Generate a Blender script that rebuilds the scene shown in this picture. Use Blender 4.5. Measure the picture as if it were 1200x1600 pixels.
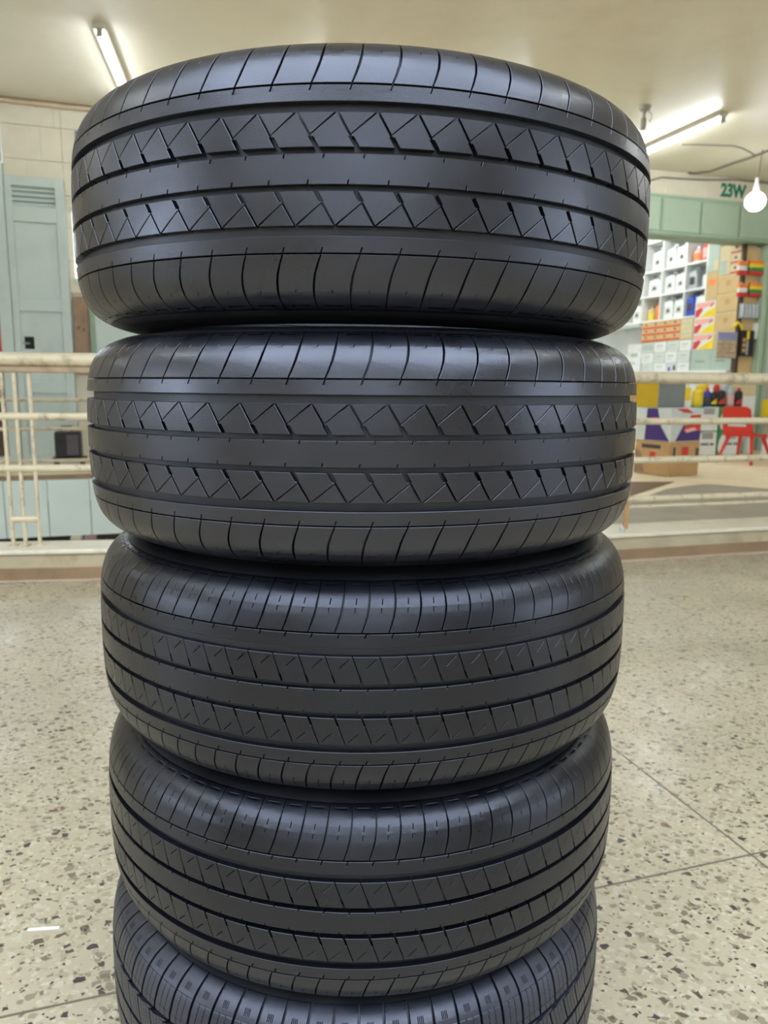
import bpy, bmesh, math, random
from mathutils import Vector, Matrix
random.seed(7)
for o in list(bpy.data.objects): bpy.data.objects.remove(o)
scene = bpy.context.scene
C = scene.collection

# ------------------------------------------------------------------ camera, light, exposure
FPX, PITCH, ROLL, CAMZ = 1180.0, 0.1655, 0.0086, 0.857
cam_d = bpy.data.cameras.new('camera'); cam = bpy.data.objects.new('camera', cam_d); C.objects.link(cam)
cam_d.sensor_fit = 'VERTICAL'; cam_d.sensor_height = 36.0; cam_d.lens = FPX / 1600 * 36.0
cam_d.clip_start = 0.02; cam_d.clip_end = 200
cam.location = (0, 0, CAMZ)
cam.rotation_mode = 'QUATERNION'
cam.rotation_quaternion = (Matrix.Rotation(math.pi / 2 - PITCH, 3, 'X') @ Matrix.Rotation(ROLL, 3, 'Z')).to_quaternion()
cam_d.dof.use_dof = True; cam_d.dof.focus_distance = 0.68; cam_d.dof.aperture_fstop = cam_d.lens / 2.6
scene.camera = cam
w = bpy.data.worlds.new('world'); scene.world = w; w.use_nodes = True
bg = w.node_tree.nodes['Background']; bg.inputs[0].default_value = (0.72, 0.83, 1.0, 1); bg.inputs[1].default_value = 2.9
vs = scene.view_settings
vs.view_transform = 'Standard'; vs.look = 'None'; vs.gamma = 1; vs.use_curve_mapping = False; vs.exposure = 1.36
TUBE_POWER = 24.0

# ------------------------------------------------------------------ pixel helpers (1200 x 1600 frame)
def ray(x, y):
    X, Y = x - 600, y - 800
    c, s = math.cos(ROLL), math.sin(ROLL)
    X, Y = c * X + s * Y, -s * X + c * Y
    cp, sp = math.cos(PITCH), math.sin(PITCH)
    return Vector((X / FPX, cp - Y / FPX * sp, -sp - Y / FPX * cp))
CAM = Vector((0, 0, CAMZ))
def onz(x, y, z=0.0):
    d = ray(x, y); return CAM + d * ((z - CAMZ) / d.z)
def onplane(x, y, p, n):
    d = ray(x, y); return CAM + d * ((Vector(p) - CAM).dot(n) / d.dot(n))
ANG = math.radians(17.5)
U = Vector((math.cos(ANG), math.sin(ANG), 0)); N = Vector((-math.sin(ANG), math.cos(ANG), 0)); W0 = Vector((-3.778, 7.923, 0))
def W(s, t, z=0.0): return W0 + U * s + N * t + Vector((0, 0, z))
def ST(p):
    q = p - W0; return q.dot(U), q.dot(N), p.z
def side_tz(x, y, s):
    q = ST(onplane(x, y, W(s, 0), U)); return q[1], q[2]
def wall_sz(x, y, t):
    q = ST(onplane(x, y, W(0, t), N)); return q[0], q[2]

# ------------------------------------------------------------------ materials
def lin(c):
    return tuple((v / 12.92 if v <= .04045 else ((v + .055) / 1.055) ** 2.4) for v in c)
def rgb(r, g, b): return lin((r / 255, g / 255, b / 255))
MATS = {}
def mat(name, col, rough=.6, var=.12, scale=8.0, bump=0.0, bscale=60, metal=0.0, spec=.5, emit=None, estr=0, trans=0.0, dirt=None, coat=0.0, dscale=3.0, damt=.55):
    if name in MATS: return MATS[name]
    m = bpy.data.materials.new(name); m.use_nodes = True; nt = m.node_tree; b = nt.nodes['Principled BSDF']
    b.inputs['Roughness'].default_value = rough; b.inputs['Metallic'].default_value = metal
    b.inputs['Specular IOR Level'].default_value = spec; b.inputs['Transmission Weight'].default_value = trans
    b.inputs['Coat Weight'].default_value = coat
    tc = nt.nodes.new('ShaderNodeTexCoord')
    out = None
    if var:
        n = nt.nodes.new('ShaderNodeTexNoise'); n.inputs['Scale'].default_value = scale; n.inputs['Detail'].default_value = 5
        nt.links.new(tc.outputs['Object'], n.inputs['Vector'])
        r = nt.nodes.new('ShaderNodeMapRange'); r.inputs['From Min'].default_value = .3; r.inputs['From Max'].default_value = .7
        r.inputs['To Min'].default_value = 1 - var; r.inputs['To Max'].default_value = 1 + var
        nt.links.new(n.outputs['Fac'], r.inputs['Value'])
        mx = nt.nodes.new('ShaderNodeVectorMath'); mx.operation = 'SCALE'; mx.inputs[0].default_value = col
        nt.links.new(r.outputs['Result'], mx.inputs['Scale']); out = mx.outputs[0]
    if dirt:
        n2 = nt.nodes.new('ShaderNodeTexNoise'); n2.inputs['Scale'].default_value = dscale; n2.inputs['Detail'].default_value = 9; n2.inputs['Roughness'].default_value = .7
        nt.links.new(tc.outputs['Object'], n2.inputs['Vector'])
        cr = nt.nodes.new('ShaderNodeMapRange'); cr.inputs['From Min'].default_value = .52; cr.inputs['From Max'].default_value = .7; cr.inputs['To Max'].default_value = damt
        nt.links.new(n2.outputs['Fac'], cr.inputs['Value'])
        mi = nt.nodes.new('ShaderNodeMix'); mi.data_type = 'RGBA'
        nt.links.new(cr.outputs['Result'], mi.inputs['Factor'])
        if out: nt.links.new(out, mi.inputs['A'])
        else: mi.inputs['A'].default_value = (*col, 1)
        mi.inputs['B'].default_value = (*dirt, 1); out = mi.outputs['Result']
    if out: nt.links.new(out, b.inputs['Base Color'])
    else: b.inputs['Base Color'].default_value = (*col, 1)
    if bump:
        n3 = nt.nodes.new('ShaderNodeTexNoise'); n3.inputs['Scale'].default_value = bscale; n3.inputs['Detail'].default_value = 6
        nt.links.new(tc.outputs['Object'], n3.inputs['Vector'])
        bp = nt.nodes.new('ShaderNodeBump'); bp.inputs['Strength'].default_value = bump; bp.inputs['Distance'].default_value = .01
        nt.links.new(n3.outputs['Fac'], bp.inputs['Height']); nt.links.new(bp.outputs['Normal'], b.inputs['Normal'])
    if emit:
        b.inputs['Emission Color'].default_value = (*emit, 1); b.inputs['Emission Strength'].default_value = estr
    MATS[name] = m; return m

def rubber(name, col, rough, spec=.82):
    m = bpy.data.materials.new(name); m.use_nodes = True; nt = m.node_tree; b = nt.nodes['Principled BSDF']
    tc = nt.nodes.new('ShaderNodeTexCoord')
    n = nt.nodes.new('ShaderNodeTexNoise'); n.inputs['Scale'].default_value = 14; n.inputs['Detail'].default_value = 7
    geo = nt.nodes.new('ShaderNodeNewGeometry'); nt.links.new(geo.outputs['Position'], n.inputs['Vector'])
    r = nt.nodes.new('ShaderNodeMapRange'); r.inputs['From Min'].default_value = .3; r.inputs['From Max'].default_value = .7
    r.inputs['To Min'].default_value = rough - .07; r.inputs['To Max'].default_value = rough + .09
    nt.links.new(n.outputs['Fac'], r.inputs['Value']); nt.links.new(r.outputs['Result'], b.inputs['Roughness'])
    r2 = nt.nodes.new('ShaderNodeMapRange'); r2.inputs['From Min'].default_value = .3; r2.inputs['From Max'].default_value = .7
    r2.inputs['To Min'].default_value = .85; r2.inputs['To Max'].default_value = 1.15
    nt.links.new(n.outputs['Fac'], r2.inputs['Value'])
    mx = nt.nodes.new('ShaderNodeVectorMath'); mx.operation = 'SCALE'; mx.inputs[0].default_value = col
    nt.links.new(r2.outputs['Result'], mx.inputs['Scale']); nt.links.new(mx.outputs[0], b.inputs['Base Color'])
    f = nt.nodes.new('ShaderNodeTexNoise'); f.inputs['Scale'].default_value = 900; f.inputs['Detail'].default_value = 3
    nt.links.new(geo.outputs['Position'], f.inputs['Vector'])
    bp = nt.nodes.new('ShaderNodeBump'); bp.inputs['Strength'].default_value = .12; bp.inputs['Distance'].default_value = .001
    nt.links.new(f.outputs['Fac'], bp.inputs['Height']); nt.links.new(bp.outputs['Normal'], b.inputs['Normal'])
    b.inputs['Specular IOR Level'].default_value = spec
    b.inputs['Specular Tint'].default_value = (.86, .885, 1, 1)
    return m
RUB = rubber('black_rubber', (.004, .004, .007), .32)
RUB_WORN_SHADED = rubber('worn_shaded_rubber', (.003, .003, .005), .33, .54)  # worn tread, also darkened to stand in for shade near the floor
RUB_OLD = rubber('bluish_black_rubber', (.007, .008, .015), .40)
RUB_BODY = rubber('carcass_rubber', (.006, .006, .008), .5)

def terrazzo():
    m = bpy.data.materials.new('terrazzo'); m.use_nodes = True; nt = m.node_tree; b = nt.nodes['Principled BSDF']
    geo = nt.nodes.new('ShaderNodeNewGeometry'); pos = geo.outputs['Position']
    L = nt.links
    def noise(scale, detail=4):
        n = nt.nodes.new('ShaderNodeTexNoise'); n.inputs['Scale'].default_value = scale; n.inputs['Detail'].default_value = detail
        L.new(pos, n.inputs['Vector']); return n
    wob = noise(60, 2)
    sc = nt.nodes.new('ShaderNodeVectorMath'); sc.operation = 'SCALE'; sc.inputs['Scale'].default_value = .018
    L.new(wob.outputs['Color'], sc.inputs[0])
    ad = nt.nodes.new('ShaderNodeVectorMath'); ad.operation = 'ADD'; L.new(pos, ad.inputs[0]); L.new(sc.outputs[0], ad.inputs[1])
    base = None
    def layer(prev, scale, thr, cols, seed):
        mp = nt.nodes.new('ShaderNodeMapping'); mp.inputs['Location'].default_value = (seed, seed * .7, 0); mp.inputs['Scale'].default_value = (1, 1.25, 0)
        mp.inputs['Rotation'].default_value = (0, 0, seed)
        L.new(ad.outputs[0], mp.inputs['Vector'])
        v = nt.nodes.new('ShaderNodeTexVoronoi'); v.inputs['Scale'].default_value = scale; v.distance = 'CHEBYCHEV' if seed > 3 else 'EUCLIDEAN'
        L.new(mp.outputs[0], v.inputs['Vector'])
        sp = nt.nodes.new('ShaderNodeSeparateColor'); L.new(v.outputs['Color'], sp.inputs[0])
        th = nt.nodes.new('ShaderNodeMapRange'); th.inputs['To Min'].default_value = thr[0]; th.inputs['To Max'].default_value = thr[1]
        L.new(sp.outputs[1], th.inputs['Value'])
        lt = nt.nodes.new('ShaderNodeMath'); lt.operation = 'LESS_THAN'; L.new(v.outputs['Distance'], lt.inputs[0]); L.new(th.outputs['Result'], lt.inputs[1])
        ra = nt.nodes.new('ShaderNodeValToRGB'); ra.color_ramp.interpolation = 'CONSTANT'
        e = ra.color_ramp.elements
        while len(e) < len(cols): e.new(.5)
        for k, (p, c) in enumerate(cols): e[k].position = p; e[k].color = (*c, 1)
        L.new(sp.outputs[0], ra.inputs[0])
        mi = nt.nodes.new('ShaderNodeMix'); mi.data_type = 'RGBA'; L.new(lt.outputs[0], mi.inputs['Factor'])
        if isinstance(prev, tuple): mi.inputs['A'].default_value = (*prev, 1)
        else: L.new(prev, mi.inputs['A'])
        L.new(ra.outputs[0], mi.inputs['B'])
        return mi.outputs['Result']
    cream = rgb(206, 193, 162)
    o = layer(cream, 95, (.15, .55), [(0, rgb(222, 212, 184)), (.35, rgb(196, 182, 150)), (.6, rgb(214, 203, 172)), (.85, rgb(176, 163, 134))], .6)
    o = layer(o, 62, (.05, .5), [(0, rgb(190, 176, 146)), (.5, rgb(215, 206, 178)), (.8, rgb(166, 152, 124))], 2.1)
    o = layer(o, 56, (-.28, .40), [(0, rgb(112, 100, 84)), (.16, rgb(92, 84, 76)), (.32, rgb(142, 128, 106)), (.55, rgb(160, 148, 124)), (.82, rgb(78, 72, 70)), (.93, rgb(132, 88, 70))], 4.2)
    o = layer(o, 120, (-.45, .36), [(0, rgb(110, 98, 80)), (.4, rgb(80, 72, 64)), (.7, rgb(140, 124, 98))], 5.3)
    big = noise(1.3, 7)
    mr = nt.nodes.new('ShaderNodeMapRange'); mr.inputs['From Min'].default_value = .35; mr.inputs['From Max'].default_value = .68; mr.inputs['To Min'].default_value = .80; mr.inputs['To Max'].default_value = .62
    L.new(big.outputs['Fac'], mr.inputs['Value'])
    sv = nt.nodes.new('ShaderNodeVectorMath'); sv.operation = 'SCALE'; L.new(o, sv.inputs[0]); L.new(mr.outputs['Result'], sv.inputs['Scale'])
    L.new(sv.outputs[0], b.inputs['Base Color'])
    rn = noise(2.1, 6)
    rr = nt.nodes.new('ShaderNodeMapRange'); rr.inputs['From Min'].default_value = .36; rr.inputs['From Max'].default_value = .66; rr.inputs['To Min'].default_value = .5; rr.inputs['To Max'].default_value = .17
    L.new(rn.outputs['Fac'], rr.inputs['Value']); L.new(rr.outputs['Result'], b.inputs['Roughness'])
    bn = noise(35, 4); bp = nt.nodes.new('ShaderNodeBump'); bp.inputs['Strength'].default_value = .12; bp.inputs['Distance'].default_value = .01
    L.new(bn.outputs['Fac'], bp.inputs['Height']); L.new(bp.outputs['Normal'], b.inputs['Normal'])
    return m
TERR = terrazzo()
M_CEIL = mat('ceiling_paint', rgb(226, 218, 198), .42, .05, 1.2, bump=.25, bscale=2.5, dirt=rgb(196, 176, 140), dscale=.7, damt=.35)
M_WALL = mat('cream_stone', rgb(217, 210, 189), .75, .06, 5, bump=.15, bscale=30, dirt=rgb(176, 146, 104), dscale=1.8, damt=.4)
M_KERB = mat('kerb_concrete', rgb(176, 162, 132), .6, .1, 8, bump=.25, bscale=40, dirt=rgb(132, 108, 72), dscale=6, damt=.6)
M_KTOP = mat('kerb_top_terrazzo', rgb(214, 206, 182), .3, .06, 12, dirt=rgb(160, 145, 110), dscale=9, damt=.4)
M_SKIRT = mat('brown_skirting', rgb(142, 116, 86), .55, .14, 7, dirt=rgb(110, 84, 52), dscale=5)
M_PINK = mat('skirting_line', rgb(190, 168, 148), .5, .1, 7)
M_RAIL = mat('cream_rail_paint', rgb(204, 190, 158), .32, .06, 9, dirt=rgb(88, 72, 56), dscale=13, damt=.85, bump=.1)
M_BAR = mat('flat_bar_paint', rgb(164, 142, 112), .5, .15, 14, dirt=rgb(104, 78, 54), dscale=12)
M_RUST = mat('rust_paint', rgb(176, 138, 92), .6, .2, 20, dirt=rgb(96, 60, 34), dscale=18)
M_GREEN = mat('pale_green_paint', rgb(190, 202, 195), .5, .05, 3, dirt=rgb(150, 152, 128), dscale=2.2, damt=.35)
M_GREEN2 = mat('beam_green_paint', rgb(168, 188, 166), .5, .05, 3, dirt=rgb(138, 160, 128), dscale=1.5, damt=.4)
M_GREEN_D = mat('green_moulding', rgb(134, 156, 132), .5, .08, 5)
M_PANEL = mat('fascia_paint', rgb(206, 218, 210), .5, .05, 4, dirt=rgb(150, 160, 146), dscale=2, damt=.4)
M_BLUEG = mat('blue_grey_panel', rgb(120, 140, 150), .5, .08, 5)
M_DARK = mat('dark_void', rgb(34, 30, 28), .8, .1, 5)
M_WOOD = mat('brown_board', rgb(150, 122, 98), .6, .14, 12, dirt=rgb(88, 60, 44), dscale=8)
M_DKWOOD = mat('dark_brown_wood', rgb(82, 60, 46), .6, .15, 12)
M_CEMENT = mat('landing_cement', rgb(236, 222, 190), .5, .06, 4, dirt=rgb(180, 158, 118), dscale=2.5, damt=.4)
M_GREYF = mat('grey_floor_patch', rgb(158, 150, 134), .5, .1, 5, dirt=rgb(140, 128, 108), dscale=3)
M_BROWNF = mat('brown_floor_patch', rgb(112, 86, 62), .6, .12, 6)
M_WHITE = mat('white_melamine', rgb(238, 240, 238), .4, .02, 5)
M_PAPER = mat('white_carton', rgb(228, 230, 228), .6, .05, 12)
M_PAPER2 = mat('dull_white_carton', rgb(206, 212, 208), .6, .05, 12)
M_GREYG = mat('grey_green_carton', rgb(176, 192, 184), .6, .05, 12)
M_KRAFT = mat('kraft_carton', rgb(204, 176, 128), .65, .06, 10)
M_KRAFT2 = mat('tan_carton', rgb(190, 152, 104), .65, .08, 10)
M_CREAMC = mat('cream_carton', rgb(214, 200, 160), .65, .05, 10)
M_ORANGEC = mat('orange_tan_carton', rgb(214, 174, 124), .65, .05, 10)
M_RED = mat('red_plastic', rgb(214, 52, 44), .35, .04, 8)
M_REDP = mat('red_print', rgb(206, 60, 54), .5, .05, 9)
M_PINKP = mat('pink_print', rgb(236, 176, 168), .5, .05, 9)
M_YEL = mat('yellow_plastic', rgb(240, 206, 40), .35, .05, 8)
M_YELP = mat('yellow_print', rgb(240, 214, 48), .5, .05, 8)
M_MUST = mat('mustard_sheet', rgb(196, 164, 20), .5, .06, 6)
M_STEEL = mat('grey_sheet', rgb(138, 144, 146), .38, .06, 6, metal=.3)
M_BLUE = mat('blue_plastic', rgb(44, 84, 190), .35, .05, 8)
M_BLUE2 = mat('violet_blue_plastic', rgb(62, 58, 172), .35, .05, 8)
M_PURP = mat('purple_print', rgb(66, 44, 116), .5, .06, 8)
M_GRN = mat('green_print', rgb(46, 136, 84), .5, .05, 8)
M_TEXTG = mat('green_lettering', rgb(14, 118, 92), .6, .08, 20)
M_INK = mat('dark_print', rgb(72, 68, 68), .6, .1, 20)
M_BLACK = mat('black_plastic', rgb(30, 28, 30), .4, .1, 10)
M_SILV = mat('silver_plastic', rgb(178, 184, 188), .35, .06, 10, metal=.2)
M_ORNG = mat('orange_plastic', rgb(240, 140, 70), .4, .05, 10)
M_TUBE = mat('tube_glow', (1, 1, 1), .4, 0, emit=(.86, .94, 1.0), estr=TUBE_POWER)
M_TUBE_DIM = mat('dim_tube_glow', (1, 1, 1), .4, 0, emit=(.86, .94, 1.0), estr=13)
M_BULB = mat('bulb_glow', (1, 1, 1), .4, 0, emit=(.94, .98, 1.0), estr=7)
M_FIX = mat('fixture_enamel', rgb(196, 190, 172), .45, .06, 9)
M_FIXD = mat('fixture_holder', rgb(156, 150, 134), .5, .08, 9)
M_CABLE = mat('cable_sheath', rgb(120, 112, 98), .6, .1, 9)
M_PIPE = mat('conduit_paint', rgb(206, 184, 156), .5, .08, 9)
M_DAY = mat('daylit_pane', (.8, .88, 1), .3, 0, emit=(.80, .90, 1.0), estr=2.2)
M_GLASS = mat('dull_blue_glass', rgb(120, 142, 156), .15, .06, 4)
M_BRASS = mat('divider_strip_metal', rgb(126, 112, 100), .4, .1, 20, metal=.3)

# ------------------------------------------------------------------ mesh helpers
def link(name, bm, m, parent=None, loc=(0, 0, 0), rz=0.0, smooth=False, sharp=35):
    me = bpy.data.meshes.new(name); bm.to_mesh(me); bm.free()
    if smooth:
        me.polygons.foreach_set('use_smooth', [True] * len(me.polygons)); me.set_sharp_from_angle(angle=math.radians(sharp))
    for mm in (m if isinstance(m, (list, tuple)) else [m]): me.materials.append(mm)
    o = bpy.data.objects.new(name, me); C.objects.link(o)
    o.location = loc; o.rotation_euler = (0, 0, rz)
    if parent: o.parent = parent
    return o
def tag(o, label=None, cat=None, group=None, kind=None):
    if label: o['label'] = label
    if cat: o['category'] = cat
    if group: o['group'] = group
    if kind: o['kind'] = kind
    return o
def empty(name, loc, rz=0.0, rot=None):
    o = bpy.data.objects.new(name, None); C.objects.link(o); o.location = loc
    o.rotation_euler = rot if rot else (0, 0, rz); o.empty_display_size = .1
    return o
def bx(bm, x0, x1, y0, y1, z0, z1, bev=0.0, seg=1):
    r = bmesh.ops.create_cube(bm, size=1)
    vs_ = r['verts']
    for v in vs_:
        v.co = Vector(((x0 + x1) / 2 + v.co.x * (x1 - x0), (y0 + y1) / 2 + v.co.y * (y1 - y0), (z0 + z1) / 2 + v.co.z * (z1 - z0)))
    if bev:
        es = list({e for v in vs_ for e in v.link_edges})
        bmesh.ops.bevel(bm, geom=es, offset=bev, segments=seg, affect='EDGES', profile=.5)
    return bm
def tube(bm, pts, rad, seg=12, closed=False, cap=True):
    pts = [Vector(p) for p in pts]; rings = []
    n = len(pts)
    for i, p in enumerate(pts):
        if closed: d = pts[(i + 1) % n] - pts[i - 1]
        else: d = pts[min(i + 1, n - 1)] - pts[max(i - 1, 0)]
        d.normalize()
        a = Vector((0, 0, 1)) if abs(d.z) < .9 else Vector((1, 0, 0))
        e1 = d.cross(a).normalized(); e2 = d.cross(e1)
        r = rad[i] if isinstance(rad, (list, tuple)) else rad
        rings.append([bm.verts.new(p + e1 * (r * math.cos(2 * math.pi * k / seg)) + e2 * (r * math.sin(2 * math.pi * k / seg))) for k in range(seg)])
    rng = range(n) if closed else range(n - 1)
    for i in rng:
        A, B = rings[i], rings[(i + 1) % n]
        for k in range(seg): bm.faces.new((A[k], A[(k + 1) % seg], B[(k + 1) % seg], B[k]))
    if cap and not closed:
        bm.faces.new(rings[0][::-1]); bm.faces.new(rings[-1])
    bmesh.ops.recalc_face_normals(bm, faces=bm.faces)
    return bm
def lathe(bm, prof, seg=32, closed=False):
    rings = []
    for r, z in prof:
        rings.append([bm.verts.new((r * math.cos(2 * math.pi * k / seg), r * math.sin(2 * math.pi * k / seg), z)) for k in range(seg)])
    n = len(rings)
    for i in range(n if closed else n - 1):
        A, B = rings[i], rings[(i + 1) % n]
        for k in range(seg): bm.faces.new((A[k], A[(k + 1) % seg], B[(k + 1) % seg], B[k]))
    if not closed:
        if prof[0][0] > 1e-5: bm.faces.new(rings[0][::-1])
        if prof[-1][0] > 1e-5: bm.faces.new(rings[-1])
    bmesh.ops.remove_doubles(bm, verts=bm.verts, dist=1e-6)
    bmesh.ops.recalc_face_normals(bm, faces=bm.faces)
    return bm
def prism(bm, poly, z0, z1):
    a = [bm.verts.new((p[0], p[1], z0)) for p in poly]; b = [bm.verts.new((p[0], p[1], z1)) for p in poly]
    n = len(poly)
    bm.faces.new(a[::-1]); bm.faces.new(b)
    for i in range(n): bm.faces.new((a[i], a[(i + 1) % n], b[(i + 1) % n], b[i]))
    bmesh.ops.recalc_face_normals(bm, faces=bm.faces)
    return bm
def B(): return bmesh.new()
def wbox(name, s0, s1, t0, t1, z0, z1, m, parent=None, bev=0.0):
    """box in the wall frame, its own origin at the centre of its base"""
    bm = bx(B(), -(s1 - s0) / 2, (s1 - s0) / 2, -(t1 - t0) / 2, (t1 - t0) / 2, 0, z1 - z0, bev)
    p = W((s0 + s1) / 2, (t0 + t1) / 2, z0)
    o = link(name, bm, m, None, p, ANG)
    if parent: adopt(o, parent)
    return o
def adopt(o, parent):
    pm = Matrix.LocRotScale(parent.location, parent.rotation_euler, None)
    om = Matrix.LocRotScale(o.location, o.rotation_euler, None)
    o.parent = parent; lm = pm.inverted() @ om
    o.location = lm.to_translation(); o.rotation_euler = lm.to_euler()

# ------------------------------------------------------------------ setting: floors, kerb, ceiling, walls
KL0 = onz(0, 909); KLd = Vector((math.cos(math.radians(8)), math.sin(math.radians(8)), 0))
KR0 = onz(1080, 869.5); KRd = Vector((math.cos(math.radians(16.2)), math.sin(math.radians(16.2)), 0))
# the two kerb lines meet at the bend
det = KLd.x * -KRd.y + KLd.y * KRd.x
dd = KR0 - KL0
tb = (dd.x * -KRd.y + dd.y * KRd.x) / det
BEND = KL0 + KLd * tb
floor = link('floor', prism(B(), [(-9, -6), (11, -6), ((BEND + KRd * ((11 - BEND.x) / KRd.x)).x, (BEND + KRd * ((11 - BEND.x) / KRd.x)).y), (BEND.x, BEND.y), ((BEND - KLd * ((BEND.x + 9) / KLd.x)).x, (BEND - KLd * ((BEND.x + 9) / KLd.x)).y)], -.25, -.012), M_CEMENT)
tag(floor, 'cream terrazzo hall floor with dark chips and metal strips', None, kind='structure')
X0 = Vector((.69, 1.286, 0)); PAN = 2.45
strips = []
for i in range(-3, 4):
    for j in range(-3, 2):
        bm = B()
        for half in (0, 1):
            b2 = B(); c0 = X0 + U * (i * PAN) + N * (j * PAN); g = .0022
            q = [c0 + U * g + N * g, c0 + U * (PAN - g) + N * g, c0 + U * (PAN - g) + N * (PAN - g), c0 + U * g + N * (PAN - g)]
            prism(b2, [(p.x, p.y) for p in q], -.012, 0)
            def clip(co, no):
                geom = b2.verts[:] + b2.edges[:] + b2.faces[:]
                r = bmesh.ops.bisect_plane(b2, geom=geom, plane_co=co, plane_no=no, clear_outer=True)
                es = [e for e in r['geom_cut'] if isinstance(e, bmesh.types.BMEdge)]
                if es: bmesh.ops.contextual_create(b2, geom=es)
            if half == 0: clip((BEND.x, 0, 0), (1, 0, 0)); clip(KL0, (-KLd.y, KLd.x, 0))
            else: clip((BEND.x, 0, 0), (-1, 0, 0)); clip(KR0, (-KRd.y, KRd.x, 0))
            tmp = bpy.data.meshes.new('tmp'); b2.to_mesh(tmp); b2.free(); bm.from_mesh(tmp); bpy.data.meshes.remove(tmp)
        if len(bm.faces) == 0: bm.free(); continue
        link('terrazzo_panel', bm, TERR, floor)
for d, e in ((U, N), (N, U)):
    for k in range(-2, 2):
        a = X0 + e * (k * PAN)
        bm = B(); p0, p1 = a - d * 4.8, a + d * 4.6
        if d is N:
            # end the strip at the kerb
            best = 9
            for q0, qd in ((KL0, KLd), (KR0, KRd)):
                nn = Vector((-qd.y, qd.x, 0)); tt = (q0 - a).dot(nn) / d.dot(nn)
                pt = a + d * tt
                if (pt.x < BEND.x) == (qd is KLd): best = tt
            p1 = a + d * min(best, 4.6)
        elif k > 0: continue
        h = e * .0019
        prism(bm, [((p0 - h).x, (p0 - h).y), ((p1 - h).x, (p1 - h).y), ((p1 + h).x, (p1 + h).y), ((p0 + h).x, (p0 + h).y)], -.012, .0004)
        link('divider_strip', bm, M_BRASS, floor)

def kerb(name, a, d, l0, l1, label, dp=.24):
    """a kerb along direction d from a+d*l0 to a+d*l1, front face towards the hall"""
    n = Vector((-d.y, d.x, 0)); rz = math.atan2(d.y, d.x)
    p = a + d * l0; L = l1 - l0
    o = link(name, bx(B(), 0, L, 0, dp, -.25, .118, .004), M_KERB, None, p, rz)
    tag(o, label, None, kind='structure')
    link('coping', bx(B(), 0, L, -.012, dp + .012, .118, .140, .007, 2), M_KTOP, o)
    link('skirting', bx(B(), 0, L, -.008, 0, .004, .058, .002), M_SKIRT, o)
    link('skirting_line', bx(B(), 0, L, -.016, 0, 0, .006, .001), M_PINK, o)
    return o
lbend = (BEND - KL0).length
kerb('trim_1', KL0, KLd, -7.3, lbend, 'low cream kerb under the railing left of the tyres', .185)
kerb('trim_2', BEND, KRd, 0, 10.9, 'low cream kerb under the railing right of the tyres')

# ceiling slab with an unseen skylight well added to light the tyre shoulders
SKX0, SKX1, SKY0, SKY1 = -3.5, 3.3, -2.9, .5
bm = B()
for a in ((-9, SKX0, -6, 18), (SKX1, 11, -6, 18), (SKX0, SKX1, -6, SKY0), (SKX0, SKX1, SKY1, 18)): bx(bm, a[0], a[1], a[2], a[3], 3.6, 3.75)
ceil = link('ceiling', bm, M_CEIL); tag(ceil, 'cream painted ceiling', None, kind='structure')
sk = link('window_3', B(), M_FIX); tag(sk, 'added skylight in the ceiling above the tyre stack, out of frame', None, kind='structure')
for a in ((SKX0 - .03, SKX0 + .03, SKY0, SKY1), (SKX1 - .03, SKX1 + .03, SKY0, SKY1), (SKX0, SKX1, SKY0 - .03, SKY0 + .03), (SKX0, SKX1, SKY1 - .03, SKY1 + .03), ((SKX0 + SKX1) / 2 - .02, (SKX0 + SKX1) / 2 + .02, SKY0, SKY1)):
    link('skylight_frame', bx(B(), a[0], a[1], a[2], a[3], 3.59, 3.77), M_FIX, sk)
# hall walls behind and beside the viewer; windows added so daylight reflects in the tyres
RX0, RX1, RZ0, RZ1 = -2.2, 2.2, 2.35, 3.3
bm = B()
for a in ((-9, RX0, -3.1, 3.75), (RX1, 11, -3.1, 3.75), (RX0, RX1, -3.1, RZ0), (RX0, RX1, RZ1, 3.75)): bx(bm, a[0], a[1], -6.2, -6, a[2], a[3])
rw = link('wall_rear', bm, M_WALL); tag(rw, 'cream hall wall behind the viewer with an added high window', None, kind='structure')
w4 = link('window_4', B(), M_GREEN); tag(w4, 'added high window in the wall behind the viewer', None, kind='structure')
for x in (RX0, RX0 / 2, 0, RX1 / 2, RX1): link('mullion', bx(B(), x - .03, x + .03, -6.15, -6.05, RZ0, RZ1), M_GREEN, w4)
for nm, x0, x1, wn in (('wall_left', -9.2, -9, 'window_5'), ('wall_right', 11, 11.2, 'window_6')):
    bm = B()
    for a in ((-6.2, -4.5, -3.1, 3.75), (1.0, 18, -3.1, 3.75), (-4.5, 1.0, -3.1, 1.3), (-4.5, 1.0, 3.3, 3.75)): bx(bm, x0, x1, a[0], a[1], a[2], a[3])
    o = link(nm, bm, M_WALL); tag(o, 'cream side wall of the hall with an added wide window, out of frame', None, kind='structure')
    wo = link(wn, B(), M_GREEN); tag(wo, 'added wide window in the side wall, out of frame', None, kind='structure')
    for y in (-4.5, -3.4, -2.3, -1.2, -.1, 1.0): link('mullion', bx(B(), x0 + .05, x1 - .05, y - .03, y + .03, 1.3, 3.3), M_GREEN, wo)
o = link('wall_under_floor', bx(B(), -9, 11, 1.6, 1.8, -3.1, -.26), M_DARK); tag(o, 'dark wall under the hall floor', None, kind='structure')
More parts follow.
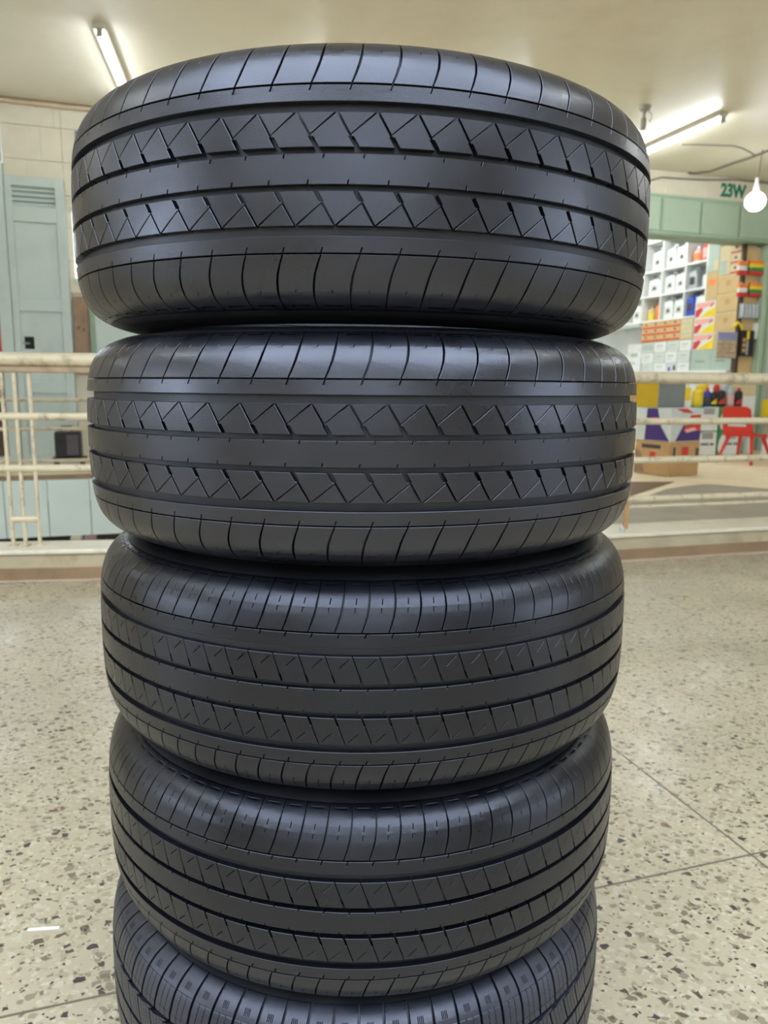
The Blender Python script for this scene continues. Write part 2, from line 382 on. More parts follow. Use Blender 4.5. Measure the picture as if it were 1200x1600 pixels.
# far side of the atrium: slab, fascia, landing
LAND_S = 3.0
far = wbox('floor_far', -5, LAND_S, -.97, 4.6, -.25, 0, M_CEMENT); tag(far, 'far walkway floor behind the atrium', None, kind='structure')
FZ0 = wall_sz(80, 838, -.985)[1]; FZ1 = wall_sz(80, 749, -.985)[1]
fas = wbox('trim_3', -5, LAND_S, -.985, -.972, FZ1, -.0, M_SKIRT); tag(fas, 'brown edge strip along the far walkway', None, kind='structure')
sj = [wall_sz(76, 800, -1.0)[0], wall_sz(142, 800, -1.0)[0]]
pw = sj[1] - sj[0]
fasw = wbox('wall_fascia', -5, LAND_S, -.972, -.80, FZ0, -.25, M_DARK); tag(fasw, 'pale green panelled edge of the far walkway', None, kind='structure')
k = -6
while sj[0] + k * pw < LAND_S - pw:
    s0 = sj[0] + k * pw
    p = wbox('fascia_panel', s0 + .003, s0 + pw - .003, -1.0, -.973, FZ0, FZ1 - .003, M_PANEL, fasw, .002); k += 1
land = wbox('floor_landing', LAND_S, 13, -5.9, 4.6, -.25, -.004, M_CEMENT); tag(land, 'tan cement landing in front of the shop', None, kind='structure')
# landing is cut back to the kerb on its near side
def clip_obj(o, co, no):
    bm = B(); bm.from_mesh(o.data); mw = Matrix.LocRotScale(o.location, o.rotation_euler, None); bm.transform(mw)
    r = bmesh.ops.bisect_plane(bm, geom=bm.verts[:] + bm.edges[:] + bm.faces[:], plane_co=co, plane_no=no, clear_outer=True)
    es = [e for e in r['geom_cut'] if isinstance(e, bmesh.types.BMEdge)]
    if es: bmesh.ops.contextual_create(bm, geom=es)
    bm.transform(mw.inverted()); bm.to_mesh(o.data); bm.free()
clip_obj(land, BEND + Vector((-KRd.y, KRd.x, 0)) * .24, (KRd.y, -KRd.x, 0))
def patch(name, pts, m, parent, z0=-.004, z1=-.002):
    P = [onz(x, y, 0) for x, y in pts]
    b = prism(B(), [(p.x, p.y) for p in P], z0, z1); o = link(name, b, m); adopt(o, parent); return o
patch('grey_patch', [(860, 800), (975, 790), (1012, 774), (1040, 764), (1070, 759), (1100, 756), (1125, 757), (1160, 760), (1230, 766), (1330, 775), (1330, 803), (1100, 816), (860, 824)], M_GREYF, land)  # flat grey shape on the landing with a curved far edge
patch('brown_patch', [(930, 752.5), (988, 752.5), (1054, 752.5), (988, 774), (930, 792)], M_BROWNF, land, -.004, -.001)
low = link('floor_lower', bx(B(), -14, 14, 2, 24, -3.1, -3.0), M_CEMENT); tag(low, 'floor of the level below the atrium', None, kind='structure')
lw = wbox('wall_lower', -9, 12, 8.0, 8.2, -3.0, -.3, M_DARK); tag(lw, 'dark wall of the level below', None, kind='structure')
lobj = wall_sz(113, 852, 1.5); lob2 = wall_sz(128, 836, 1.5)
crate = wbox('storage_box', lobj[0], lob2[0], 1.3, 1.6, -3.0, lob2[1], M_PAPER); tag(crate, 'white box on the lower level below the far walkway', 'box')
lobj = wall_sz(133, 852, 1.5); lob2 = wall_sz(150, 838, 1.5)
crate = wbox('storage_box', lobj[0], lob2[0], 1.3, 1.6, -3.0, lob2[1], mat('dull_red_box', rgb(128, 52, 50), .6, .1, 6)); tag(crate, 'red box on the lower level below the far walkway', 'box')

# back wall in stone blocks
JAMB = 9.40
OPEN0 = 5.2
def wall_piece(name, s0, s1, z0, z1, t1=.25, label=None):
    o = wbox(name, s0, s1, .02, t1, z0, z1, M_WALL); tag(o, label, None, kind='structure'); return o
wl = wall_piece('wall_back', 0.535, OPEN0, 0, 3.6, label='cream stone wall behind the atrium')
wl2 = wall_piece('wall_over_door', -.02, .533, 2.88, 3.6, label='cream stone wall above the green louvred door')
wl3 = wall_piece('wall_far_left', -6, -.14, 0, 3.6, label='wall beyond the green door frame')
wr = wall_piece('wall_over_shop', OPEN0, 16, 2.832, 3.6, label='cream wall strip and green beam over the shop opening')
we = wall_piece('wall_far_right', JAMB + .24, 16, 0, 2.8, label='wall beyond the green shop jamb')
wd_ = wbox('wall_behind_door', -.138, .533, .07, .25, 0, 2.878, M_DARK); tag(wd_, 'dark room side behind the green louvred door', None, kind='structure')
rows = [(3.052, 3.37), (2.735, 3.049), (3.373, 3.6), (2.418, 2.732), (2.10, 2.415), (1.783, 2.097)]
def blocks(parent, s_start, s_end, zr, off, width):
    s = s_start - off
    while s < s_end:
        a, b_ = max(s, s_start) + .0007, min(s + width, s_end) - .0007
        if b_ - a > .03: wbox('stone_block', a, b_, 0, .02, zr[0], zr[1] - .0012, M_WALL, parent, .0008)
        s += width
for k, zr in enumerate(rows):
    if zr[0] >= 2.88 or k in (0, 2): blocks(wl2, -.02, .533, (max(zr[0], 2.885), zr[1]), .16 if k == 0 else (.55 if k == 2 else .3), .52)
    blocks(wl, .535, OPEN0, zr, .23 if k % 2 == 0 else .4, .52)
    blocks(wl3, -3.3, -.72, zr, .1 if k % 2 == 0 else .36, .52)
blocks(wl2, -.02, .533, (2.885, 3.049), .3, .52)
blocks(wr, 6.6, 10.6, (3.315, 3.6), .1, .62)

# green beam with panels over the shop
beam = wbox('trim_4', OPEN0, 11, -.02, .019, 2.831, 3.31, M_GREEN2); tag(beam, 'pale green boarded beam over the shop opening', None, kind='structure')
for s0, s1 in ((6.3, 7.02), (7.05, 7.63), (7.69, 8.24), (8.30, 8.86), (8.92, 9.5), (9.56, 10.2)):
    wbox('beam_panel', s0, s1, -.034, -.02, 2.86, 3.25, M_GREEN2, beam, .005); wbox('beam_joint', s1 + .018, s1 + .042, -.026, -.02, 2.85, 3.26, M_GREEN_D, beam, .002)
wbox('beam_moulding', OPEN0, 11, -.045, .25, 2.80, 2.83, M_GREEN_D, beam, .004)
wbox('beam_moulding', OPEN0, 11, -.035, -.02, 3.28, 3.31, M_GREEN2, beam, .004)
jam = wbox('trim_5', JAMB, JAMB + .16, -.03, .12, 0, 2.8, M_GREEN2, None, .004); tag(jam, 'pale green jamb post at the right of the shop opening', None, kind='structure')
wbox('jamb_rib', JAMB + .055, JAMB + .085, -.045, -.03, 0, 2.79, M_GREEN_D, jam, .003)
wbox('jamb_rib', JAMB + .13, JAMB + .16, -.05, -.03, 0, 2.79, M_GREEN, jam, .003)

# 23W painted on the wall over the beam
cu = bpy.data.curves.new('t', 'FONT'); cu.body = '23W'; cu.extrude = .0015; cu.size = .235; cu.offset = .011
to = bpy.data.objects.new('t', cu); C.objects.link(to)
bpy.context.view_layer.update()
me = bpy.data.meshes.new_from_object(to.evaluated_get(bpy.context.evaluated_depsgraph_get())); bpy.data.objects.remove(to)
me.materials.append(M_TEXTG)
xs = [v.co.x for v in me.vertices]; ys = [v.co.y for v in me.vertices]
sx = .41 / (max(xs) - min(xs)); sy = .175 / (max(ys) - min(ys)); mx0, my0 = min(xs), min(ys)
for v in me.vertices: v.co = Vector(((v.co.x - mx0) * sx, -v.co.z, (v.co.y - my0) * sy))
lt = bpy.data.objects.new('painted_number', me); C.objects.link(lt)
lt.location = W(8.565, -.0022, 3.352); lt.rotation_euler = (0, 0, ANG); adopt(lt, wr); lt['label'] = 'green painted lettering 23W'

# shop shell
sb = wbox('wall_shop_back', OPEN0, 10, 4.4, 4.6, 0, 3.6, M_WHITE); tag(sb, 'white back wall inside the shop', None, kind='structure')
ss = wbox('wall_shop_right', 9.78, 9.9, .27, 4.4, 0, 3.6, M_WHITE); tag(ss, 'white right wall inside the shop', None, kind='structure')
sl = wbox('wall_shop_left', OPEN0, OPEN0 + .1, .27, 4.4, 0, 3.6, M_WHITE); tag(sl, 'white left wall inside the shop', None, kind='structure')

# ------------------------------------------------------------------ green door and its neighbours, left
d1 = empty('door_1', W(.26, 0, 0), ANG); tag(d1, 'pale green wooden door with louvres and a square latch hole', None, kind='structure')
def dpart(name, s0, s1, t0, t1, z0, z1, m, bev=.003): return wbox(name, s0, s1, t0, t1, z0, z1, m, d1, bev)
dpart('stile', -.02, .045, -.03, .02, 0, 2.88, M_GREEN); dpart('stile', .445, .532, -.03, .02, 0, 2.88, M_GREEN)
dpart('frame_post', -.14, -.025, -.045, .06, 0, 3.0, M_GREEN)
dpart('top_rail', .045, .445, -.03, .02, 2.79, 2.88, M_GREEN)
dpart('cross_rail', .045, .445, -.03, .02, 2.45, 2.60, M_GREEN); dpart('cross_rail', .045, .445, -.03, .02, 1.58, 1.70, M_GREEN)
dpart('cross_rail', .045, .445, -.03, .02, .75, .87, M_GREEN); dpart('bottom_rail', .045, .445, -.03, .02, .0, .12, M_GREEN)
dpart('door_panel', .045, .445, -.01, .012, 1.70, 2.45, M_GREEN); dpart('door_panel', .045, .445, -.01, .012, .12, .75, M_GREEN)
# lower panel with a square hole
for a in ((.045, .07, .87, 1.58), (.17, .445, .87, 1.58), (.07, .17, .87, 1.195), (.07, .17, 1.325, 1.58)):
    pass
bm = B()
def facehole(bm, x0, x1, z0, z1, hx0, hx1, hz0, hz1, t0, t1):
    for a in ((x0, hx0, z0, z1), (hx1, x1, z0, z1), (hx0, hx1, z0, hz0), (hx0, hx1, hz1, z1)): bx(bm, a[0], a[1], t0, t1, a[2], a[3])
facehole(bm, .045, .445, .87, 1.58, .07, .165, 1.20, 1.325, -.01, .012)
o = link('door_panel', bm, M_GREEN, None, W(0, 0, 0), ANG); adopt(o, d1)
wbox('latch_recess', .06, .175, .012, .05, 1.19, 1.335, M_DARK, d1); wbox('latch', .055, .12, -.018, -.011, 1.25, 1.265, M_STEEL, d1)
wbox('louvre_backing', .045, .445, .01, .02, 2.60, 2.79, M_BLUEG, d1)
for k in range(4):
    bm = bx(B(), -.2, .2, -.004, .004, 0, .052); bmesh.ops.rotate(bm, verts=bm.verts, cent=(0, 0, 0), matrix=Matrix.Rotation(math.radians(-32), 3, 'X'))
    o = link('louvre_slat', bm, M_GREEN, None, W(.245, -.012, 2.605 + k * .047), ANG); adopt(o, d1)
w1 = empty('window_1', W(-.4, 0, 1.9), ANG); tag(w1, 'daylit window pane beside the green door frame', None, kind='structure')
wbox('pane', -.7, -.142, -.004, .014, 1.98, 2.56, M_DAY, w1); wbox('lower_panel', -.7, -.142, -.004, .014, .1, 1.97, M_DKWOOD, w1)
wbox('red_panel', -.7, -.142, -.01, -.0045, 1.0, 1.35, M_REDP, w1); wbox('upper_panel', -.7, -.142, -.006, .014, 2.6, 3.4, M_BLUEG, w1)
# bluish panel over the door frame, left
wbox('upper_panel', -.141, -.03, -.01, .014, 3.01, 3.35, M_BLUEG, w1)
w2 = empty('window_2', W(.85, 0, 1.9), ANG); tag(w2, 'daylit window behind the topmost tyre', None, kind='structure')
wbox('window_frame', .575, 1.2, -.02, 0, 1.88, 1.93, M_GREEN, w2, .003); wbox('window_frame', .575, 1.2, -.02, 0, 2.58, 2.63, M_GREEN, w2, .003)
wbox('pane', .60, 1.2, -.008, -.001, 1.93, 2.58, M_DAY, w2)
wbox('transom_pane', .665, 1.2, -.012, -.001, 2.75, 3.36, M_GLASS, w2)
wb = wbox('notice_board', .555, .70, -.025, -.001, .95, 1.745, M_WOOD, None, .003); tag(wb, 'brown wooden board fixed to the wall right of the green door', 'board')
for (a, z) in ((-.03, .48), (.02, .46)):
    bm = B(); lathe(bm, [(0.013, 0), (.013, .003), (0, .003)], 12); bmesh.ops.rotate(bm, verts=bm.verts, cent=(0, 0, 0), matrix=Matrix.Rotation(math.pi / 2, 3, 'X'))
    link('knot', bm, M_INK, wb, (a, -.0125, z))
d2 = wbox('door_2', .71, 1.5, -.03, -.001, 0, 1.76, M_GREEN, None, .003); tag(d2, 'pale green door half hidden by the tyres', None, kind='structure')
wbox('door_moulding', .71, .76, -.045, -.03, 0, 1.76, M_GREEN_D, d2)

# ------------------------------------------------------------------ railings
def railing_frame(a, d):
    rz = math.atan2(d.y, d.x); n = Vector((-d.y, d.x, 0))
    return a + n * .095, rz
aL, rzL = railing_frame(KL0, KLd)
rl = empty('railing', aL + Vector((0, 0, .14)), rzL); tag(rl, 'cream pipe railing with three thin balusters left of the tyres', 'railing')
def locL(x, y):
    p = onplane(x, y, aL, Vector((-KLd.y, KLd.x, 0))); return (p - aL).dot(KLd), p.z - .14
LEN = lbend - .05
def rod(parent, name, p0, p1, r, m, seg=16): return link(name, tube(B(), [p0, p1], r, seg), m, parent, smooth=True)
zt = locL(75, 562)[1]
rod(rl, 'top_rail', (-4, 0, zt), (LEN, 0, zt), .030, M_RAIL, 20)
link('flat_bar', bx(B(), -4, LEN, -.018, .018, zt - .056, zt - .030, .003), M_BAR, rl)
for yy in (651, 732):
    z = locL(75, yy)[1]; rod(rl, 'rail', (-4, 0, z), (LEN, 0, z), .0175, M_RAIL)
xb = [(locL(3, 581)[0], locL(21, 858)[0]), (locL(20, 581)[0], locL(43, 858)[0]), (locL(44, 581)[0], locL(65, 858)[0])]
xm = [sum(v) / 2 for v in xb]
for x in xm: rod(rl, 'baluster', (x, -.004, 0), (x, -.004, zt - .05), .0085, M_RAIL, 12)
zs = locL(40, 811)[1]
for i in (0, 1): rod(rl, 'short_rail', (xm[i], 0, zs), (xm[i + 1], 0, zs), .0165, M_RAIL)
for x in (-3.2, -1.6, LEN - .3): rod(rl, 'post', (x, 0, 0), (x, 0, zt), .022, M_RAIL)
for x in xm: link('foot_plate', bx(B(), x - .018, x + .018, -.02, .02, 0, .006, .001), M_RAIL, rl)

nR = Vector((-KRd.y, KRd.x, 0)); aR = BEND + nR * .12
rr = empty('railing', aR + Vector((0, 0, .14)), math.atan2(KRd.y, KRd.x)); tag(rr, 'cream pipe railing with chipped paint right of the tyres', 'railing')
def locR(x, y):
    p = onplane(x, y, aR, nR); return (p - aR).dot(KRd), p.z - .14
zt = locR(1100, 591)[1]
rod(rr, 'top_rail', (.08, 0, zt), (7, 0, zt), .0295, M_RAIL, 20)
for yy, r in ((658, .0175), (717, .0175), (776, .0165), (787.5, .009)):
    z = locR(1100, yy)[1]; rod(rr, 'rail', (.08, 0, z), (7, 0, z), r, M_RAIL)
xp = locR(979, 790)[0]
for x in (xp, xp + 2.2, xp + 4.4): rod(rr, 'post', (x, 0, 0), (x, 0, zt), .014, M_RUST)
for x in (xp - .05, xp - .02):
    bm = B(); lathe(bm, [(.011, 0), (.012, .006), (.009, .012), (0, .014)], 14); link('bolt', bm, M_SILV, rr, (x, -.05 if x < xp - .03 else .0, 0))
    
fr = empty('railing', W(-1, -.9, 0), ANG); tag(fr, 'thin cream railing on the far walkway beside the black speaker', 'railing')
for yy in (625, 670, 720):
    z = wall_sz(75, yy, -.9)[1]; rod(fr, 'rail', (-3.5, 0, z), (3.9, 0, z), .017, M_RAIL)
ztf = wall_sz(75, 625, -.9)[1]
for x in (-3.4, -1.6, 2.2, 3.85): rod(fr, 'post', (x, 0, 0), (x, 0, ztf), .017, M_RAIL)

# black speaker on a low stool by the far wall
c0 = wall_sz(88, 715, -.45); c1 = wall_sz(126, 674, -.45)
st_ = empty('stool', W((c0[0] + c1[0]) / 2, -.42, 0), ANG); tag(st_, 'low brown stool carrying the black speaker', 'stool')
hw = (c1[0] - c0[0]) / 2
link('stool_top', bx(B(), -hw - .04, hw + .04, -.14, .14, c0[1] - .03, c0[1], .004), M_DKWOOD, st_)
for a in (-1, 1):
    for b_ in (-1, 1): link('leg', bx(B(), a * hw - .015, a * hw + .015, b_ * .11 - .015, b_ * .11 + .015, 0, c0[1] - .03), M_DKWOOD, st_)
sp_ = empty('loudspeaker', W((c0[0] + c1[0]) / 2, -.42, c0[1]), ANG); tag(sp_, 'small black loudspeaker seen through the left railing', 'speaker')
hh = c1[1] - c0[1]
link('cabinet', bx(B(), -hw, hw, -.11, .11, 0, hh, .012, 2), M_BLACK, sp_)
link('grille', bx(B(), -.01, hw - .02, -.118, -.11, .03, hh - .03, .003), mat('speaker_grille', rgb(88, 80, 84), .6, .25, 60), sp_)
link('handle', tube(B(), [(-hw * .5, 0, hh), (-hw * .5, 0, hh + .05), (hw * .3, 0, hh + .05), (hw * .3, 0, hh)], .008, 8), M_BLACK, sp_)

# ------------------------------------------------------------------ ceiling fixtures
def tube_light(name, a, d, L, label, group=None, z=3.6, mt=None):
    """batten against the ceiling from a along d, bare tube below it"""
    d = Vector((d.x, d.y, 0)).normalized(); rz = math.atan2(d.y, d.x)
    e = empty(name, Vector((a.x, a.y, z)), rz); tag(e, label, 'ceiling light', group)
    link('batten', bx(B(), 0, L, -.048, .048, -.045, 0, .004), M_FIX, e)
    for x in (-.005, L - .03): link('lamp_holder', bx(B(), x, x + .035, -.022, .022, -.098, -.045, .004), M_FIXD, e)
    link('tube_lamp', tube(B(), [(.03, 0, -.068), (L - .03, 0, -.068)], .019, 14), mt or M_TUBE, e, smooth=True)
    return e
a = onz(155, 52, 3.52); b_ = onz(195, 148, 3.52)
tube_light('ceiling_tube_light', a, b_ - a, 1.5, 'lit fluorescent tube on the ceiling above the louvred door', mt=M_TUBE_DIM)
a = onz(1131, 186, 3.53); b_ = onz(1005, 241, 3.53)
tube_light('ceiling_tube_light', a, b_ - a, 1.5, 'lit fluorescent tube on the ceiling left of the hanging bulb')
HT = {(-3.4, .4): 'added hall tube left of the skylight, out of frame', (3.2, .2): 'added hall tube right of the skylight, out of frame',
      (-2.6, -4.6): 'added hall tube behind the viewer on the left', (2.8, -4.6): 'added hall tube behind the viewer on the right',
      (-.5, 7.0): 'added hall tube over the atrium hidden behind the topmost tyre, left one', (1.35, 7.6): 'added hall tube over the atrium hidden behind the topmost tyre, right one',
      (-7.2, 3.2): 'added hall tube over the atrium beyond the left edge of the frame', (6.6, 7.2): 'added hall tube over the landing beyond the right edge of the frame', (6.2, 4.4): 'added hall tube over the kerb beyond the right edge of the frame'}
for (x, y) in HT:  # unseen tubes added to brighten the tyres, far walls and ceiling
    tube_light('ceiling_tube_light', Vector((x, y, 0)), N, 1.5, HT[(x, y)], 'added hall tubes outside the picture')
for k, (s, t) in enumerate(((6.4, .9), (7.5, 1.0), (8.5, 1.0), (6.9, 2.7), (8.2, 2.8))):
    e = tube_light('ceiling_tube_light', W(s, t), N, 1.2, 'shop tube hidden by the green beam, ' + ['front left', 'front middle', 'front right', 'rear left', 'rear right'][k] + ' of five', 'tubes inside the shop')
for k, x in enumerate((-4.6, -2.6, -.6)):  # unseen tubes added to brighten the fascia across the atrium
    tube_light('ceiling_tube_light', Vector((x, 2.15, 0)), U, 1.5, 'added tube on the soffit below the hall floor, ' + ['left', 'middle', 'right'][k] + ' of three', 'added tubes below the hall floor', -.25)
# hanging bulb
pb = W(*[*wall_sz(1190, 246, -1.1)][:1], -1.1, 0); zb = wall_sz(1180, 315, -1.1)[1]
sbulb = wall_sz(1180, 315, -1.1)[0]
hb = empty('hanging_bulb', W(sbulb, -1.1, zb), ANG); tag(hb, 'glowing round bulb hanging on a cord in front of 23W', 'lamp')
bm = B(); bmesh.ops.create_uvsphere(bm, u_segments=24, v_segments=16, radius=.112)
for v in bm.verts: v.co.z *= .95
link('bulb', bm, M_BULB, hb, smooth=True)
bm = B(); lathe(bm, [(.03, .095), (.034, .13), (.03, .17), (.022, .21), (.018, .26), (0, .27)], 16); link('socket', bm, M_WHITE, hb, smooth=True)
link('cord', tube(B(), [(0, 0, .26), (.02, 0, (3.6 - zb) * .55), (.03, 0, (3.6 - zb) * .8), (.045, 0, 3.6 - zb - .01)], .006, 8), M_CABLE, hb)
# bare lamp holder hanging from the ceiling
ph = onz(1008, 166, 3.6)
lh = empty('hanging_lamp_holder', ph, .4); tag(lh, 'empty grey lamp holder hanging from the ceiling beside the right tube', 'lamp holder')
bm = B(); lathe(bm, [(.0, 0), (.06, 0), (.055, -.03), (.03, -.05), (0, -.05)], 18); link('ceiling_rose', bm, M_FIXD, lh, smooth=True)
link('cord', tube(B(), [(0, 0, -.04), (-.01, 0, -.11)], .012, 8), M_FIXD, lh)
bm = B(); lathe(bm, [(.012, -.10), (.028, -.12), (.03, -.21), (.022, -.22), (0, -.22)], 16); link('socket', bm, M_FIXD, lh, (-.01, 0, 0), smooth=True)
link('loose_wire', tube(B(), [(.045, 0, -.03), (.085, 0, -.06), (.09, .0, -.11), (.07, .0, -.135), (.06, 0, -.11)], .004, 6), M_CABLE, lh)
# conduit and cables
def cablepx(name, pts, z, r, m, label, cat='cable', seg=8):
    P = [onz(x, y, z) for x, y in pts]; p0 = P[0]
    o = link(name, tube(B(), [p - p0 for p in P], r, seg), m, None, p0, smooth=True); tag(o, label, cat); return o
e = empty('conduit_pipe', W(-3, -.03, 3.57), ANG); tag(e, 'cream conduit pipe along the top of the left wall', 'pipe')
link('pipe', tube(B(), [(0, 0, 0), (6.5, 0, 0)], .022, 14), M_PIPE, e, smooth=True)
for s in (.33, 1.9, -1.4, 3.2): link('coupling', tube(B(), [(3 + s - .012, 0, 0), (3 + s + .012, 0, 0)], .027, 14), M_PIPE, e, smooth=True)
cablepx('ceiling_conduit', [(1210, 232), (1172, 247), (1150, 254), (1130, 261), (1110, 268), (1085, 271), (1076, 270)], 3.588, .014, M_CABLE, 'thin conduit curving over the ceiling towards the hanging bulb cord')
cablepx('ceiling_cable', [(1066, 226), (1085, 226), (1115, 227), (1145, 228), (1160, 232), (1172, 238), (1180, 243)], 3.594, .006, M_CABLE, 'grey cable sagging across the ceiling above the hanging bulb')
P = []
for x, y in ((1000, 286), (1020, 281), (1034, 277), (1060, 279), (1100, 281), (1150, 281), (1180, 284), (1215, 288)):
    s, z = wall_sz(x, y, -.014); P.append(W(s, -.014, min(z, 3.59)))
o = link('wall_cable', tube(B(), [p - P[0] for p in P], .009, 8), M_CABLE, None, P[0], smooth=True); tag(o, 'slack grey cable running along the wall above 23W', 'cable')

# ------------------------------------------------------------------ tyres
R0 = .335
PROF = [(0, .335), (.02, .3349), (.035, .3345), (.05, .3337), (.064, .3322), (.072, .3304), (.080, .3280), (.087, .3246), (.093, .3203), (.098, .3151), (.102, .3092), (.1055, .3022), (.1085, .294), (.111, .284), (.1128, .273), (.1137, .262)]
def rad(z):
    z = abs(z)
    for (a, ra), (b, rb) in zip(PROF, PROF[1:]):
        if z <= b: return ra + (rb - ra) * (z - a) / (b - a)
    return PROF[-1][1]
def bend_point(u, z, h):
    a = u / R0; r = rad(z) + h
    return Vector((r * math.sin(a), -r * math.cos(a), z))
def tread_mesh(name, pieces, depth, m, cham=.00035, ustep=.008, zcuts=()):
    """pieces: list of (outer loop, [hole loops]) in (u, z) metres; bent on the tyre's crown"""
    bm = B()
    for outer, holes in pieces:
        es = []
        for lp in [outer] + holes:
            vv = [bm.verts.new((p[0], p[1], 0)) for p in lp]
            es += [bm.edges.new((vv[i], vv[(i + 1) % len(vv)])) for i in range(len(vv))]
        if holes or len(outer) > 4: bmesh.ops.triangle_fill(bm, use_beauty=True, use_dissolve=False, edges=es, normal=(0, 0, 1))
        else: bm.faces.new(vv)
    bm.normal_update()
    for f in bm.faces:
        if f.normal.z < 0: f.normal_flip()
    us = [v.co.x for v in bm.verts]; lo, hi = min(us), max(us)
    n = max(1, round((hi - lo) / ustep))
    for k in range(1, n):
        bmesh.ops.bisect_plane(bm, geom=bm.verts[:] + bm.edges[:] + bm.faces[:], plane_co=(lo + (hi - lo) * k / n, 0, 0), plane_no=(1, 0, 0))
    for zc in zcuts:
        bmesh.ops.bisect_plane(bm, geom=bm.verts[:] + bm.edges[:] + bm.faces[:], plane_co=(0, zc, 0), plane_no=(0, 1, 0))
    top = bm.faces[:]
    inner = set()
    bmesh.ops.inset_region(bm, faces=top, thickness=cham, depth=0, use_boundary=True, use_even_offset=True)
    rim = [e for e in bm.edges if len(e.link_faces) == 1]
    rv = {v for e in rim for v in e.verts}
    for v in rv: v.co.z = -cham
    r = bmesh.ops.extrude_edge_only(bm, edges=rim)
    for v in [g for g in r['geom'] if isinstance(g, bmesh.types.BMVert)]: v.co.z = -depth
    for v in bm.verts: v.co = bend_point(v.co.x, v.co.y, v.co.z)
    bmesh.ops.recalc_face_normals(bm, faces=bm.faces)
    bm.normal_update()
    s = 0
    for f in top:
        if f.is_valid:
            c = f.calc_center_median(); s += f.normal.dot(Vector((c.x, c.y, 0)).normalized()) * f.calc_area()
    if s < 0: bmesh.ops.reverse_faces(bm, faces=bm.faces)
    me = bpy.data.meshes.new(name); bm.to_mesh(me); bm.free()
    me.polygons.foreach_set('use_smooth', [True] * len(me.polygons)); me.set_sharp_from_angle(angle=math.radians(28))
    me.materials.append(m)
    return me
def flip(loop): return [(-u, -z) for u, z in loop]
def flip_pieces(ps): return [(flip(o), [flip(h) for h in hs]) for o, hs in ps]
def slot(cx, cz, dx, dz, wd):
    """thin hole centred on (cx, cz) along (dx, dz)"""
    L = math.hypot(dx, dz); nx, nz = -dz / L * wd / 2, dx / L * wd / 2
    return [(cx - dx / 2 + nx, cz - dz / 2 + nz), (cx + dx / 2 + nx, cz + dz / 2 + nz), (cx + dx / 2 - nx, cz + dz / 2 - nz), (cx - dx / 2 - nx, cz - dz / 2 - nz)]

def carcass_mesh(name, depth, m):
    pr = []
    tread = [0, .02, .035, .05, .064, .075, .085, .093, .099, .1030, .1062]
    up = [(rad(z) - depth, z) for z in tread]
    edge = [(rad(.1064), .1064), (rad(.1085), .1085), (.289, .1099), (.2835, .1111), (.2815, .1106), (.276, .1122), (.270, .1131), (.262, .1136), (.252, .1137), (.243, .1134), (.2425, .1122), (.238, .1118), (.2375, .1126), (.230, .110), (.223, .1055), (.217, .099), (.2145, .092), (.216, .085), (.225, .082), (.245, .088), (.27, .094), (.295, .092), (.312, .078), (.318, .05), (.319, 0)]
    half = up + edge
    full = half + [(r, -z) for r, z in half[::-1]][1:-1]
    bm = lathe(B(), full, 224, closed=True)
    me = bpy.data.meshes.new(name); bm.to_mesh(me); bm.free()
    me.polygons.foreach_set('use_smooth', [True] * len(me.polygons)); me.set_sharp_from_angle(angle=math.radians(32))
    me.materials.append(m); return me

